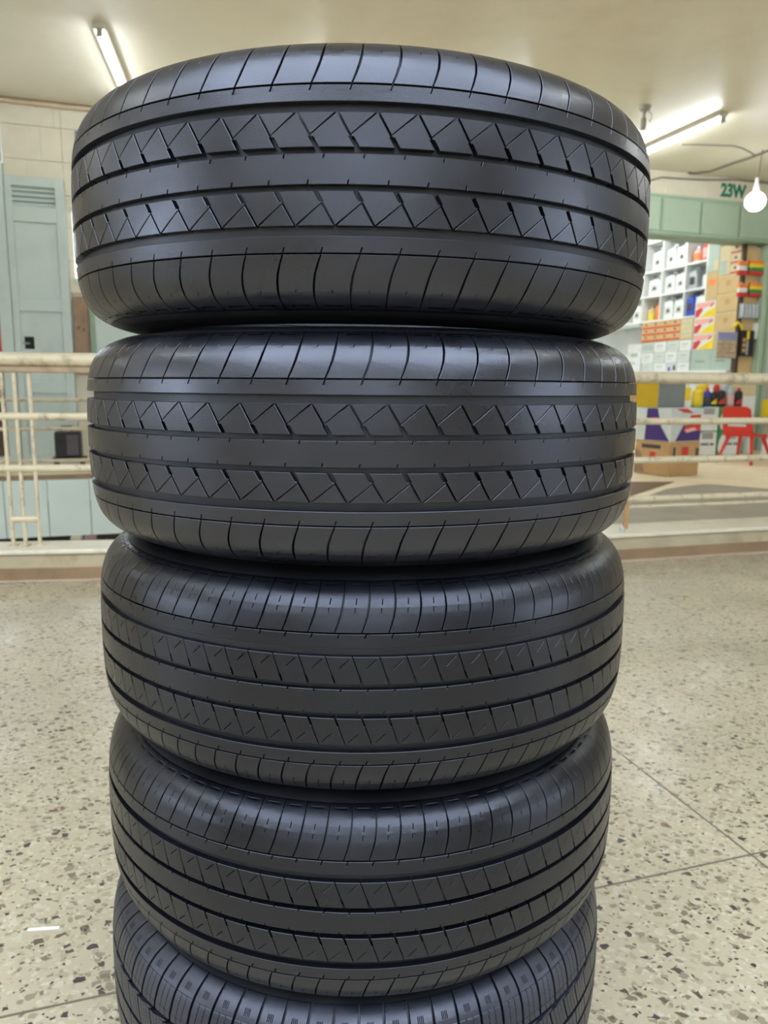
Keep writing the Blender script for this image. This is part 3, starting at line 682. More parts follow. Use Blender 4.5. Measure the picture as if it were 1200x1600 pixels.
def make_summer_meshes(NB, worn):
    p = 2 * math.pi * R0 / NB
    RB = RUB_WORN_SHADED if worn else RUB
    dx = (.46 if not worn else .37) * p
    D = .0076 if not worn else .0066
    g = .0015 if not worn else .0008      # main slit
    sg = .0008                             # zigzag sipe
    zt_, zb_ = .0430, .0166
    zn = zb_ + (zt_ - zb_) * .30           # notch starts here
    def sl(z): return -dx + dx * (zt_ - z) / (zt_ - zb_)   # slit centre line, upper row
    nw = .0019 if not worn else .0008
    x_tl, x_bl = sl(zt_) + g / 2, sl(zb_)
    left = [(sl(zt_) + g / 2, zt_), (sl(zn) + g / 2, zn), (sl(zn) + g / 2 + nw, zn - .0002), (sl(zb_) + g / 2 + nw, zb_)]
    right = [(sl(zb_) + p - g / 2 - nw * .5, zb_), (sl(zn) + p - g / 2 - nw * .5, zn - .0002), (sl(zn) + p - g / 2, zn), (sl(zt_) + p - g / 2, zt_)]
    zs_ = zn + .0012
    tr = right[-1]
    lp = (sl(zs_) + g / 2, zs_)
    if not worn:
        # the sipe cuts the block from the top right corner to the notch at its left
        d = Vector((tr[0] - lp[0], tr[1] - lp[1])); n = Vector((-d.y, d.x)).normalized() * sg / 2
        A = [left[0], (lp[0], lp[1] + sg * .75), (tr[0] - .0008, tr[1] - 0)]
        A[2] = (tr[0] - .0011, zt_)
        Bp = [(lp[0], lp[1]), left[1], left[2], left[3], right[0], right[1], right[2], (tr[0], tr[1]), (tr[0] - .0001, zt_)]
        Bp = [(lp[0], lp[1]), left[1], left[2], left[3], right[0], right[1], right[2], (tr[0] , zt_ - .0004)]
        pieces = [(A, []), (Bp, [])]
    else:
        cx, cz = lp[0] + (tr[0] - lp[0]) * .60, lp[1] + (tr[1] - lp[1]) * .60
        pieces = [(left + right, [slot(cx, cz, (tr[0] - lp[0]) * .5, (tr[1] - lp[1]) * .5, .0006)])]
    out = {}
    out['tread_block_a'] = tread_mesh('tread_block', pieces, D, RB)
    out['tread_block_b'] = tread_mesh('tread_block', flip_pieces(pieces), D, RB)
    # shoulder blocks
    s0 = -dx + .34 * p
    def ss_(z):
        pts = [(.0650, 0), (.072, .0030), (.080, .0058), (.090, .0080), (.099, .0086), (.1064, .0080)]
        k = p / .0329
        for (a, ua), (b, ub) in zip(pts, pts[1:]):
            if z <= b: return s0 + (ua + (ub - ua) * (z - a) / (b - a)) * (.55 + .45 * k)
        return s0 + pts[-1][1]
    gs = .0015 if not worn else .0013
    zl = [.0650, .072, .080, .087, .093, .0985, .1030, .1061]
    def gw(z): return gs * (1.0 if z < .094 else .6) * (.75 + .5 * math.sin((z - .065) / .0415 * math.pi))
    lft = [(ss_(z) + gw(z) / 2, z) for z in zl[::-1]]
    rgt = [(ss_(z) + p - gw(z) / 2, z) for z in zl]
    holes = []
    mid = lambda z: ss_(z) + p / 2
    holes.append(slot(mid(.1035), .1035, p * .5, 0, .0006))
    if worn: holes.append(slot(mid(.0915), .0915, .0006, .0045, .0005)); holes.append(slot(mid(.0845), .0845, .0005, .004, .0004))
    else: holes.append(slot(mid(.093), .093, .0004, .0022, .0004))
    sp = [(lft + rgt, holes)]
    zc = [.069, .0745, .0785, .083, .0865, .090, .0925, .0955, .098, .1005, .1025, .1045]
    out['shoulder_block_a'] = tread_mesh('shoulder_block', sp, D, RB, zcuts=zc)
    out['shoulder_block_b'] = tread_mesh('shoulder_block', flip_pieces(sp), D, RB, zcuts=[-z for z in zc])
    # ribs, one ring each: notches open to the edge
    def ring(z0, z1, notch_hi, notch_lo):
        ps = []; half = math.pi * R0
        lo_, hi_ = [], []
        for k in range(NB):
            b0 = -half + k * p
            for (u, du, dz, wd) in notch_hi:
                hi_ += [(b0 + u - wd / 2, z1), (b0 + u + du - wd / 2, z1 - dz), (b0 + u + du + wd / 2, z1 - dz), (b0 + u + wd / 2, z1)]
            for (u, du, dz, wd) in notch_lo:
                lo_ += [(b0 + u - wd / 2, z0), (b0 + u + du - wd / 2, z0 + dz), (b0 + u + du + wd / 2, z0 + dz), (b0 + u + wd / 2, z0)]
        outer = [(-half, z0)] + lo_ + [(half, z0), (half, z1)] + hi_[::-1] + [(-half, z1)]
        return [(outer, [])]
    base = (math.pi * R0) % p        # so that u = 0 falls on the same phase as the blocks
    ph_ = lambda u: ((u + math.pi * R0) % p) if .003 < ((u + math.pi * R0) % p) < p - .003 else .0035
    t_hi = [(ph_(s0), -.0016, .0042, .0010)]
    c_hi = [(ph_(.21 * p), -.0008, .0034 if not worn else .0024, .0010)]
    c_lo = [(ph_(-.21 * p), .0008, .0034 if not worn else .0024, .0010)]
    out['rib_a'] = tread_mesh('shoulder_rib', ring(.0510, .0637, t_hi, []), D, RB, zcuts=[.057])
    t_lo = [(ph_(-s0), .0016, .0042, .0010)]
    out['rib_b'] = tread_mesh('shoulder_rib', ring(-.0637, -.0510, [], t_lo), D, RB, zcuts=[-.057])
    out['centre_rib'] = tread_mesh('centre_rib', ring(-.0116, .0116, c_hi, c_lo), D, RB)
    out['carcass'] = carcass_mesh('carcass', D, RUB_BODY)
    return out
def add(name, me, parent, rz=0.0):
    o = bpy.data.objects.new(name, me); C.objects.link(o); o.parent = parent; o.rotation_euler = (0, 0, rz); return o
def build_tyre(meshes, NB, root):
    add('carcass', meshes['carcass'], root); add('centre_rib', meshes['centre_rib'], root)
    add('shoulder_rib', meshes['rib_a'], root); add('shoulder_rib', meshes['rib_b'], root)
    for kind in ('tread_block', 'shoulder_block'):
        for sfx in 'ab':
            for k in range(NB): add(kind, meshes[f'{kind}_{sfx}'], root, 2 * math.pi * k / NB)
fresh = make_summer_meshes(64, False); worn = make_summer_meshes(84, True)

def make_winter_meshes(NB):
    p = 2 * math.pi * R0 / NB; D = .0078; out = {}
    def zig(z, amp): 
        k = int(round(z / .0022)); return amp if k % 2 else -amp
    def slab(zlo, zhi, slant, gap, nsipe, curve=0, sgap=.0006, amp=.0005, holes_top=False):
        n = max(2, int(round((zhi - zlo) / .0022))); zz = [zlo + (zhi - zlo) * i / n for i in range(n + 1)]
        def c(z):
            f = (z - zlo) / (zhi - zlo); return slant * f + curve * math.sin(f * math.pi)
        xs = [gap / 2] + [gap / 2 + (p - gap) * (k + 1) / (nsipe + 1) for k in range(nsipe)] + [p - gap / 2]
        ps = []
        for i in range(nsipe + 1):
            la = sgap / 2 if i else 0; rb = sgap / 2 if i < nsipe else 0
            L_ = [(xs[i] + la + c(z) + (zig(z, amp) if i else 0), z) for z in zz]
            R_ = [(xs[i + 1] - rb + c(z) + (zig(z, amp) if i < nsipe else 0), z) for z in zz]
            holes = []
            ps.append((L_[::-1] + R_, holes))
        return ps
    sh = slab(.0640, .0885, .002, .0030, 2)
    # outer shoulder: plain block with a row of small engraved slots
    n = 5; zz = [.0888 + (.1061 - .0888) * i / n for i in range(n + 1)]
    c = lambda z: .002 + (z - .0885) * .10
    solid = ([(.0015 + c(z), z) for z in zz[::-1]] + [(p - .0015 + c(z), z) for z in zz], [slot(p * f + c(.095), .0955 , .0002, .0052, .0007) for f in (.36, .43, .50, .57)])
    inner = slab(.0560, .0634, -.0004, .0030, 2)
    zc = [.083, .086, .0905, .0925, .0955, .098, .1005, .1025, .1045]
    shp = sh + [solid] + inner
    out['shoulder_block_a'] = tread_mesh('shoulder_block', shp, D, RUB_OLD, cham=.00025, zcuts=zc)
    out['shoulder_block_b'] = tread_mesh('shoulder_block', flip_pieces(shp), D, RUB_OLD, cham=.00025, zcuts=[-z for z in zc])
    md = slab(.0175, .0480, -.011, .0022, 3, curve=-.001)
    out['tread_block_a'] = tread_mesh('tread_block', md, D, RUB_OLD, cham=.00025); out['tread_block_b'] = tread_mesh('tread_block', flip_pieces(md), D, RUB_OLD, cham=.00025)
    ce = slab(-.0115, .0115, -.006, .0018, 2)
    out['centre_block'] = tread_mesh('centre_block', ce, D, RUB_OLD, cham=.00025)
    # blade-like fins standing in the wide groove
    fin = [([(.002, .0485), (p * .55, .0487), (p * .78, .0515), (p * .62, .0522), (p * .25, .0500)], [])]
    out['groove_fin_a'] = tread_mesh('groove_fin', fin, D, RUB_OLD, cham=.0002); out['groove_fin_b'] = tread_mesh('groove_fin', flip_pieces(fin), D, RUB_OLD, cham=.0002)
    out['carcass'] = carcass_mesh('carcass', D, RUB_BODY)
    return out
NW = 76
winter = make_winter_meshes(NW)

TY = .992
tyres = [  # x, z above camera, tilt about y, phase
    (-.0285, .1742, .0062, .010, 'topmost tyre of the stack, sharp zigzag sipes under the ceiling', fresh, 64),
    (-.0266, -.0592, .0000, .035, 'second tyre from the top, level with the railing', fresh, 64),
    (-.0252, -.2876, .0000, .02, 'third tyre from the top, worn tread with short sipe ticks', worn, 84),
    (-.0270, -.5154, .0000, .05, 'fourth tyre from the top, worn tread over the bluish bottom tyre', worn, 84)]
for x, z, tilt, ph, label, meshes, nb in tyres:
    root = empty('tyre', (x, TY, CAMZ + z), rot=(0, tilt, ph)); tag(root, label, 'tyre', 'stacked used tyres')
    if z > 0: root.scale = (1.012, 1.012, 1.022)
    elif z > -.1: root.scale = (1.006, 1.006, 1.004)
    build_tyre(meshes, nb, root)
root = empty('tyre', (-.0335, TY, .1142), rot=(0, 0, .03)); tag(root, 'bottom tyre of the stack, bluish with wavy siped blocks, on the floor', 'tyre', 'stacked used tyres')
add('carcass', winter['carcass'], root)
for kind in ('tread_block_a', 'tread_block_b', 'shoulder_block_a', 'shoulder_block_b', 'groove_fin_a', 'groove_fin_b', 'centre_block'):
    for k in range(NW): add(kind.replace('_a', '').replace('_b', '') if kind != 'centre_block' and kind[-2] == '_' else kind, winter[kind], root, 2 * math.pi * k / NW)

# ------------------------------------------------------------------ shop goods along the right wall
SF = 9.30       # the plane of the goods' front faces
def sbox(name, t0, t1, z0, z1, m, label, cat, group=None, dep=.3, s=SF, bev=.003):
    """carton whose visible face looks left (towards -s); t0 near, t1 far; origin at the base centre"""
    o = wbox(name, s, s + dep, t0, t1, z0, z1, m, None, bev); tag(o, label, cat, group)
    o['_d'] = 0; del o['_d']
    o_dims[o.name] = (dep, t1 - t0, z1 - z0); return o
o_dims = {}
def decal(o, name, poly, m, lift=.0012, side='-x'):
    """flat print on the left (-x) or the near (-y) face; a runs left to right as seen, b upwards, both 0..1"""
    D, L, H = o_dims[o.name]; bm = B(); v = []
    for a, b_ in poly:
        if side == '-x': v.append(bm.verts.new((-D / 2 - lift, L / 2 - a * L, b_ * H)))
        else: v.append(bm.verts.new((-D / 2 + a * D, -L / 2 - lift, b_ * H)))
    bm.faces.new(v); bm.normal_update()
    want = Vector((-1, 0, 0)) if side == '-x' else Vector((0, -1, 0))
    for f in bm.faces:
        if f.normal.dot(want) < 0: f.normal_flip()
    return link(name, bm, m, o)
def rect(a0, a1, b0, b1): return [(a0, b0), (a1, b0), (a1, b1), (a0, b1)]
Z0, Z1, Z2, Z3, ZT = 1.12, 1.965, 2.365, 2.76, 3.2     # counter top, shelf boards, top

# counter under the goods
ct = empty('shop_counter', W(SF + .2, 2.0, 0), ANG); tag(ct, 'pale shop counter along the right wall under the white cartons', 'counter')
wbox('worktop', 9.04, 9.62, .17, 4.3, Z0 - .035, Z0, M_WHITE, ct, .003); wbox('body', 9.08, 9.6, .2, 4.28, 0, Z0 - .036, M_GREYG, ct, .003)
for t in (.26, 1.27, 2.28, 3.29): wbox('front_panel', 9.068, 9.08, t, t + .98, .08, Z0 - .06, M_PAPER2, ct, .003)

# white cell shelf
sh = empty('display_shelf', W(SF + .22, 2.0, Z1 - .03), ANG); tag(sh, 'white cell shelf full of jerrycans on the right shop wall', 'shelf')
ups = [1.03, 1.51, 2.08, 2.55, 3.05, 3.55, 4.05]
for t in ups: wbox('upright', SF, 9.76, t - .012, t + .012, Z1, ZT, M_WHITE, sh)
for z in (Z1 - .03, Z2 - .028, Z3 - .028, ZT): 
    wbox('shelf_board', SF - .005, 9.76, 1.0, 4.1, z, z + .026, M_WHITE, sh)
wbox('back_panel', 9.762, 9.775, 1.0, 4.1, Z1, ZT, M_WHITE, sh)
wbox('green_ledge', SF - .02, SF - .006, 2.55, 4.1, Z1 - .085, Z1 - .03, M_GREEN, sh)
def jerrycan(t0, t1, z0, h, m, label, mlab=None, cap=M_WHITE, dep=.17, s=SF + .04, group='jerrycans on the cell shelf'):
    Lw = t1 - t0
    e = empty('jerrycan', W(s + dep / 2, (t0 + t1) / 2, z0), ANG); tag(e, label, 'jerrycan', group)
    bm = bx(B(), -dep / 2, dep / 2, -Lw / 2, Lw / 2, 0, h * .80, .018, 3)
    for v in bm.verts:
        if v.co.z > h * .62: v.co.y *= 1 - .22 * (v.co.z - h * .62) / (h * .18)
    link('body', bm, m, e, smooth=True)
    link('handle', tube(B(), [(0, -Lw * .28, h * .78), (0, -Lw * .26, h * .95), (0, -Lw * .05, h), (0, Lw * .08, h * .97), (0, Lw * .12, h * .79)], .013, 8), m, e, smooth=True)
    bm = B(); lathe(bm, [(.022, 0), (.024, .01), (.024, .035), (0, .036)], 14); link('cap', bm, cap, e, (0, Lw * .27, h * .79), smooth=True)
    if mlab:
        bm = B(); v = [bm.verts.new((-dep / 2 - .0012, y, z)) for y, z in ((Lw * .3, h * .2), (-Lw * .3, h * .2), (-Lw * .3, h * .56), (Lw * .3, h * .56))]
        bm.faces.new(v); lb = link('label', bm, mlab[0], e)
        if len(mlab) > 1:
            bm = B(); v = [bm.verts.new((-dep / 2 - .002, y, z)) for y, z in ((Lw * .16, h * .28), (-Lw * .2, h * .3), (-Lw * .12, h * .46), (Lw * .1, h * .44))]
            bm.faces.new(v); link('label_mark', bm, mlab[1], lb)
    return e
def bottle(p, h, r, m, capm, label, group, labm=None, rz=ANG, flat=.65, cat='bottle', dlab=None):
    e = empty('bottle', p, rz); tag(e, label, cat, group)
    bm = B(); lathe(bm, [(r * .9, 0), (r, h * .03), (r, h * .68), (r * .92, h * .76), (r * .5, h * .83), (r * .36, h * .86), (r * .34, h * .88), (0, h * .88)], 18)
    for v in bm.verts: v.co.y *= flat
    link('body', bm, m, e, smooth=True)
    bm = B(); lathe(bm, [(r * .42, h * .86), (r * .42, h), (0, h)], 14)
    for v in bm.verts: v.co.y *= .9
    link('cap', bm, capm, e, smooth=True)
    if labm:
        bm = B()
        for k in range(10):
            a0, a1 = math.pi * (1.1 + .8 * k / 10), math.pi * (1.1 + .8 * (k + 1) / 10)
            q = []
            for a_, z in ((a0, h * .12), (a1, h * .12), (a1, h * .55), (a0, h * .55)):
                if dlab and z > h * .3: z = h * (.2 + .38 * (1 - (a_ - math.pi * 1.1) / (math.pi * .8)) if dlab < 0 else .2 + .38 * ((a_ - math.pi * 1.1) / (math.pi * .8)))
                q.append(bm.verts.new(((r + .0015) * math.cos(a_), (r + .0015) * math.sin(a_) * flat - .0008, z)))
            bm.faces.new(q)
        link('label', bm, labm, e, smooth=True)
    return e
# cells from near to far: (1.03..1.51) (1.51..2.08) (2.08..2.55) (2.55..3.05)
WL = (M_PAPER2, M_INK)
jerrycan(1.80, 2.04, Z2, .33, M_WHITE, 'white jerrycan, far one of the pair in the middle row cell', WL)
jerrycan(1.55, 1.78, Z2, .335, M_WHITE, 'white jerrycan, near one of the pair in the middle row cell', WL)
jerrycan(2.16, 2.46, Z2, .32, M_WHITE, 'lone white jerrycan with a small mark in the middle shelf row', WL)
jerrycan(1.80, 2.04, Z1, .34, M_WHITE, 'white jerrycan, far one of the pair in the bottom row cell', WL)
jerrycan(1.55, 1.78, Z1, .34, M_WHITE, 'white jerrycan beside the blue jerrycan partition in the bottom row', WL)
jerrycan(1.31, 1.49, Z1, .345, M_BLUE, 'blue jerrycan in the bottom row of the white cell shelf', (M_INK, M_PURP), M_BLUE)
jerrycan(1.07, 1.29, Z1, .345, M_WHITE, 'white jerrycan right of the blue jerrycan', WL)
jerrycan(1.29, 1.49, Z2, .33, M_SILV, 'silvery jerrycan with a dark label in the nearest middle cell', (M_INK, M_BLACK))
jerrycan(2.63, 2.85, Z1, .33, M_WHITE, 'white jerrycan at the far end of the bottom shelf row', WL)
jerrycan(1.82, 2.04, Z3, .36, M_WHITE, 'white jerrycan, far one of the pair in the brightest top cell', WL)
jerrycan(1.56, 1.79, Z3, .36, M_WHITE, 'white jerrycan, near one of the pair in the brightest top cell', WL)
jerrycan(2.14, 2.40, Z3, .36, M_WHITE, 'white jerrycan in the far top cell beside the tyre', WL)
bottle(W(SF + .13, 2.22, Z1), .30, .085, M_ORNG, M_ORNG, 'orange bottle in the bottom shelf row', 'bottles on the cell shelf', flat=.8)
bottle(W(SF + .13, 2.43, Z1), .24, .07, M_CREAMC, M_YEL, 'cream bottle with a yellow base left of the orange bottle', 'bottles on the cell shelf', M_YELP, rz=ANG - math.pi / 2, flat=.8)
bottle(W(SF + .13, 1.15, Z2), .24, .075, M_PAPER, M_WHITE, 'round white bottle right of the silvery jerrycan', 'bottles on the cell shelf', flat=.9)
bottle(W(SF + .12, 1.17, Z3), .34, .085, M_REDP, M_PINKP, 'red bottle in the nearest top shelf cell', 'bottles on the cell shelf', M_PINKP, rz=ANG - math.pi / 2, flat=.8)
bottle(W(SF + .12, 1.37, Z3), .24, .08, M_PINKP, M_WHITE, 'pinkish white bottle with an orange label in the nearest top cell', 'bottles on the cell shelf', M_ORNG, rz=ANG - math.pi / 2, flat=.8)

# white cartons on the counter, row by row from the counter upward
def row(items, z0, h, m, labels, cat='carton', group='white cartons stacked on the counter', deco=None, names='carton'):
    out = []
    for k, (t0, t1) in enumerate(items):
        o = sbox(names, t0, t1, z0, z0 + h - .002, m[k % len(m)], labels[k] if isinstance(labels, list) else labels, cat, group)
        if deco: deco(o, k)
        out.append(o)
    return out
def ink_lines(o, k):
    decal(o, 'print', rect(.2, .75, .55, .68), M_GREYG); decal(o, 'print', rect(.2, .6, .3, .36), M_GREYG)
r0 = [(1.27, 1.55), (1.56, 1.82), (1.83, 2.14), (2.15, 2.46)]
row(r0, Z0, .145, [M_PAPER, M_PAPER2], ['white carton at the foot of the white pile, nearest the grey green cartons', 'white carton with blue and black print at the foot of the white pile', 'white carton at the foot of the white pile, third from the near end', 'white carton at the foot of the white pile, far end'], deco=lambda o, k: (decal(o, 'print', [(.15, .1), (.45, .1), (.4, .45), (.25, .6)], M_BLUE), decal(o, 'print', [(.6, .2), (.9, .15), (.85, .75), (.7, .7)], M_INK)) if k == 1 else ink_lines(o, k))
r1 = [(1.27, 1.57), (1.58, 1.86), (1.87, 2.15), (2.16, 2.48)]
row(r1, Z0 + .145, .175, [M_PAPER2, M_PAPER], ['white carton in the second layer, nearest the grey green cartons', 'white carton in the second layer, second from the near end', 'white carton in the second layer, third from the near end', 'white carton in the second layer, far end'], deco=ink_lines)
r2 = [(1.25, 1.53), (1.54, 1.83), (1.85, 2.16), (2.17, 2.48)]
row(r2, Z0 + .32, .165, [M_PAPER, M_PAPER2], ['white carton in the third layer touching the red and yellow cartons', 'white carton in the third layer under the tan striped cartons', 'white carton in the third layer under the raised white box', 'white carton with dark printed face in the third layer'], deco=lambda o, k: decal(o, 'print', rect(.06, .94, .2, .8), M_GREYG) if k == 3 else ink_lines(o, k))
row([(2.50, 2.86)], Z0, .48, [M_PAPER], ['tall white carton at the far end of the white pile'], deco=ink_lines)
# tan cartons with orange stripes on a board over the white pile
ZO = Z0 + .487
pl = wbox('plank', SF + .0, 9.74, 1.245, 2.52, ZO, ZO + .012, M_KRAFT); tag(pl, 'thin board carrying the orange striped cartons', 'plank')
ZO += .013
for r_ in range(3):
    for k in range(4):
        t0 = 1.54 + k * .243
        o = sbox('striped_carton', t0, t0 + .24, ZO + r_ * .104, ZO + r_ * .104 + .102, M_ORANGEC, f"tan carton with an orange stripe, {['bottom', 'middle', 'top'][r_]} row, {['nearest', 'second', 'third', 'farthest'][k]} of four", 'carton', 'orange striped cartons')
        decal(o, 'stripe', rect(0, 1, 0, .26), M_REDP); decal(o, 'mark', rect(.38, .58, .52, .8), M_INK)
for r_ in range(2):
    for k in range(2):
        t0 = 1.25 + k * .14
        o = sbox('plain_carton', t0, t0 + .138, ZO + r_ * .155, ZO + r_ * .155 + .153, M_CREAMC, f"plain cream carton, {['lower', 'upper'][r_]} {['near', 'far'][k]} one right of the striped cartons", 'carton', 'plain cream cartons')
        decal(o, 'tape', rect(0, 1, .46, .54), M_GREYG)
# grey green cartons, red and yellow cartons above, all a little in front of the shelf
SG = 9.10
def gt(px, py): return side_tz(px, py, SG)[0]
ta, tb2, tc2 = gt(1142, 565), gt(1110, 565), gt(1079, 565)
for (a, b_, lab) in ((ta, tb2 - .004, 'grey green carton on the counter beside the dark post'), (tb2, min(tc2, .995), 'grey green carton on the counter beside the white pile')):
    o = sbox('carton', a, b_, Z0, Z0 + .30, M_GREYG, lab, 'carton', 'grey green cartons', s=SG); decal(o, 'print', rect(.25, .7, .4, .48), M_GREEN_D)
tr0, tr1 = gt(1116, 510), min(gt(1084, 510), .995)
for k in range(3):
    z = Z0 + .302 + k * .232
    o = sbox('printed_carton', tr0, tr1, z, z + .229, M_PAPER, f"red white and yellow carton, {['bottom', 'middle', 'top'][k]} of its stack of three", 'carton', 'red and yellow cartons', s=SG)
    decal(o, 'yellow_field', [(.22, .02), (1, .02), (1, .66)], M_YELP); decal(o, 'red_field', [(.02, .05), (.2, .05), (.42, .5), (.3, .62), (.05, .5)], M_REDP)
    decal(o, 'pink_field', [(.05, .66), (.42, .56), (.95, .78), (.95, .94), (.05, .92)], M_PINKP); decal(o, 'red_corner', [(.72, .56), (.94, .74), (.94, .9), (.8, .84)], M_REDP)
zc_ = Z0 + .302; tcol0, tcol1 = gt(1152, 480), tr0 - .006
for k in range(4):
    h = .254
    o = sbox('brown_carton', tcol0, tcol1, zc_, zc_ + h - .003, M_KRAFT, f"brown carton, {['bottom', 'second', 'third', 'top'][k]} of the column of four beside the dark post", 'carton', 'column of brown cartons', s=SG)
    decal(o, 'print', rect(.4, .62, .4, .7), M_KRAFT2); decal(o, 'tape', rect(0, 1, .93, .97), M_CREAMC)
    zc_ += h
z = Z0 + .302 + 3 * .232
ttop = tr0 + .235
o = sbox('brown_carton', tr0, ttop, z, z + .40, M_KRAFT, 'tall brown carton with an orange sticker above the red and yellow cartons', 'carton', s=SG); decal(o, 'sticker', rect(.22, .86, .52, .74), M_ORNG)
o = sbox('pale_carton', tr0, ttop, z + .402, z + .80, M_GREYG, 'pale grey carton on top of the tall brown carton', 'carton', s=SG); decal(o, 'print', rect(.55, .95, .02, .4), M_CREAMC)
tm = tcol0 + (tcol1 - tcol0) * .5
o = sbox('pale_carton', tm + .004, tcol1, zc_, zc_ + .40, M_CREAMC, 'cream carton with lilac print on top of the brown column', 'carton', s=SG); decal(o, 'print', rect(.1, .75, .05, .5), M_GREYG)
for k in range(3):
    o = sbox('striped_carton', tcol0, tm, zc_ + k * .135, zc_ + k * .135 + .132, M_CREAMC, f"cream and red striped carton, {['bottom', 'middle', 'top'][k]} of three under the beam", 'carton', 'red striped cartons under the beam', dep=.25, s=SG)
    decal(o, 'stripe', rect(.05, .98, .02, .2), M_REDP); decal(o, 'mark', rect(.4, .62, .45, .7), M_INK)
tpo = tcol0 - .05
ps_ = wbox('wooden_post', SG - .01, SG + .05, tpo, tpo + .045, 0, 2.9, M_DKWOOD, None, .003); tag(ps_, 'dark brown wooden post right of the brown cartons', 'post')
bd = wbox('display_board', SG + .055, JAMB - .005, tpo + .012, tpo + .03, 0, 2.76, M_KRAFT); tag(bd, 'tan display board where the hanging packs are fixed', 'board')
# hanging packs on the board and post
def hang(name, px0, px1, py0, py1, m, label, parts, dep=.05, cat='pack', group='packs hanging on the display board', off=0.0):
    """pack hanging in front of the board, its face towards the viewer"""
    tf = tpo - .004 - off - dep
    s0, zz1 = wall_sz(px0, py0, tf); s1, z0 = wall_sz(px1, py1, tf)
    e = empty(name, W((s0 + s1) / 2, tf + dep / 2, z0), ANG + math.pi / 2); tag(e, label, cat, group)
    parts(e, dep, s1 - s0, zz1 - z0); return e
def softpack(cols):
    def f(e, D, L, H):
        n = len(cols)
        for k, (c, nm) in enumerate(cols): link(nm, bx(B(), -D / 2, D / 2, -L / 2, L / 2, H * k / n, H * (k + 1) / n, .006, 2), c, e)
        link('hanger', tube(B(), [(0, 0, H), (.03, 0, H + .02)], .004, 6), M_WHITE, e)
    return f
rows_y = ((406, 430), (441, 464))
for k, (y0, y1) in enumerate(rows_y):
    nm = ['upper', 'lower'][k]
    hang('hanging_pack', 1174, 1193, y0, y1, M_RED, f'{nm} red and yellow pack hanging nearest the green jamb', softpack([(M_REDP, 'red_band'), (M_GRN, 'green_band'), (M_YELP, 'yellow_band'), (M_ORNG, 'orange_band')]))
    hang('hanging_pack', 1156, 1167, y0 + 1, y1, M_RED, f'{nm} orange and white pack hanging on the dark post', softpack([(M_REDP, 'red_band'), (M_PAPER, 'white_band'), (M_ORNG, 'orange_band')]))
def tubes(e, D, L, H):
    for k in range(5):
        y = -L / 2 + L * (k + .5) / 5
        bm = B(); lathe(bm, [(L * .07, 0), (L * .095, .01), (L * .095, H * .75), (L * .05, H * .95), (0, H)], 12); link('tube', bm, M_SILV, e, (0, y, 0), smooth=True)
    link('backing_card', bx(B(), D / 2 - .004, D / 2, -L / 2, L / 2, 0, H), M_GREYG, e)
hang('tube_pack', 1161, 1187, 473, 498, M_SILV, 'row of grey tubes hanging under the red and yellow packs', tubes, .06)
def blister(e, D, L, H):
    link('card', bx(B(), D / 2 - .02, D / 2, -L / 2, L / 2, 0, H, .002), M_SILV, e)
    link('header', bx(B(), D / 2 - .026, D / 2 - .02, -L / 2 * .9, L / 2 * .9, H * .74, H * .98), M_PURP if False else mat('lilac_print', rgb(150, 148, 196), .5, .15, 20), e)
    for i in range(3):
        for j in range(4):
            bm = B(); bmesh.ops.create_uvsphere(bm, u_segments=12, v_segments=8, radius=1)
            for v in bm.verts: v.co = Vector((v.co.x * .018, v.co.y * L * .14, v.co.z * H * .075))
            link('blister', bm, mat('tan_blister', rgb(206, 172, 128), .4, .1, 20), e, (D / 2 - .026, -L / 2 + L * (i + .5) / 3, H * (.1 + .165 * j)), smooth=True)
hang('blister_pack', 1125, 1153, 518, 560, M_SILV, 'large blister pack of tan pieces hanging on the dark post', blister, .06, off=0)
def blackcard(e, D, L, H):
    link('card', bx(B(), -D / 2, D / 2, -L / 2, L / 2, 0, H, .003), M_BLACK, e)
    link('window', bx(B(), -D / 2 - .003, -D / 2, -L * .06, L * .08, .02, H * .6), M_SILV, e)
    link('yellow_flash', bx(B(), -D / 2 - .003, -D / 2, -L * .1, L * .1, H * .65, H * .98), M_YELP, e)
    for j in range(3): link('brown_piece', bx(B(), -D / 2 - .006, -D / 2, L * .14, L * .4, H * (.16 + .2 * j), H * (.3 + .2 * j), .002), M_KRAFT2, e)
hang('black_pack', 1160, 1176, 516, 557, M_BLACK, 'black card pack with a yellow flash right of the blister pack', blackcard, .05)
def ribbon(e, D, L, H):
    link('ribbon', tube(B(), [(0, -L / 2, 0), (-.01, -L / 4, H * .6), (0, 0, H), (-.01, L / 4, H * .5), (0, L / 2, .02)], .018, 8), M_YELP, e)
hang('yellow_ribbon', 1147, 1162, 503, 514, M_YEL, 'bunch of yellow ribbon above the blister pack', ribbon, .05, cat='ribbon', group=None)
hang('white_pouch', 1180, 1187, 505, 530, M_PAPER, 'small white pouch hanging by the green jamb', softpack([(M_PAPER2, 'pouch_bottom'), (M_PAPER, 'pouch_top')]), .04)

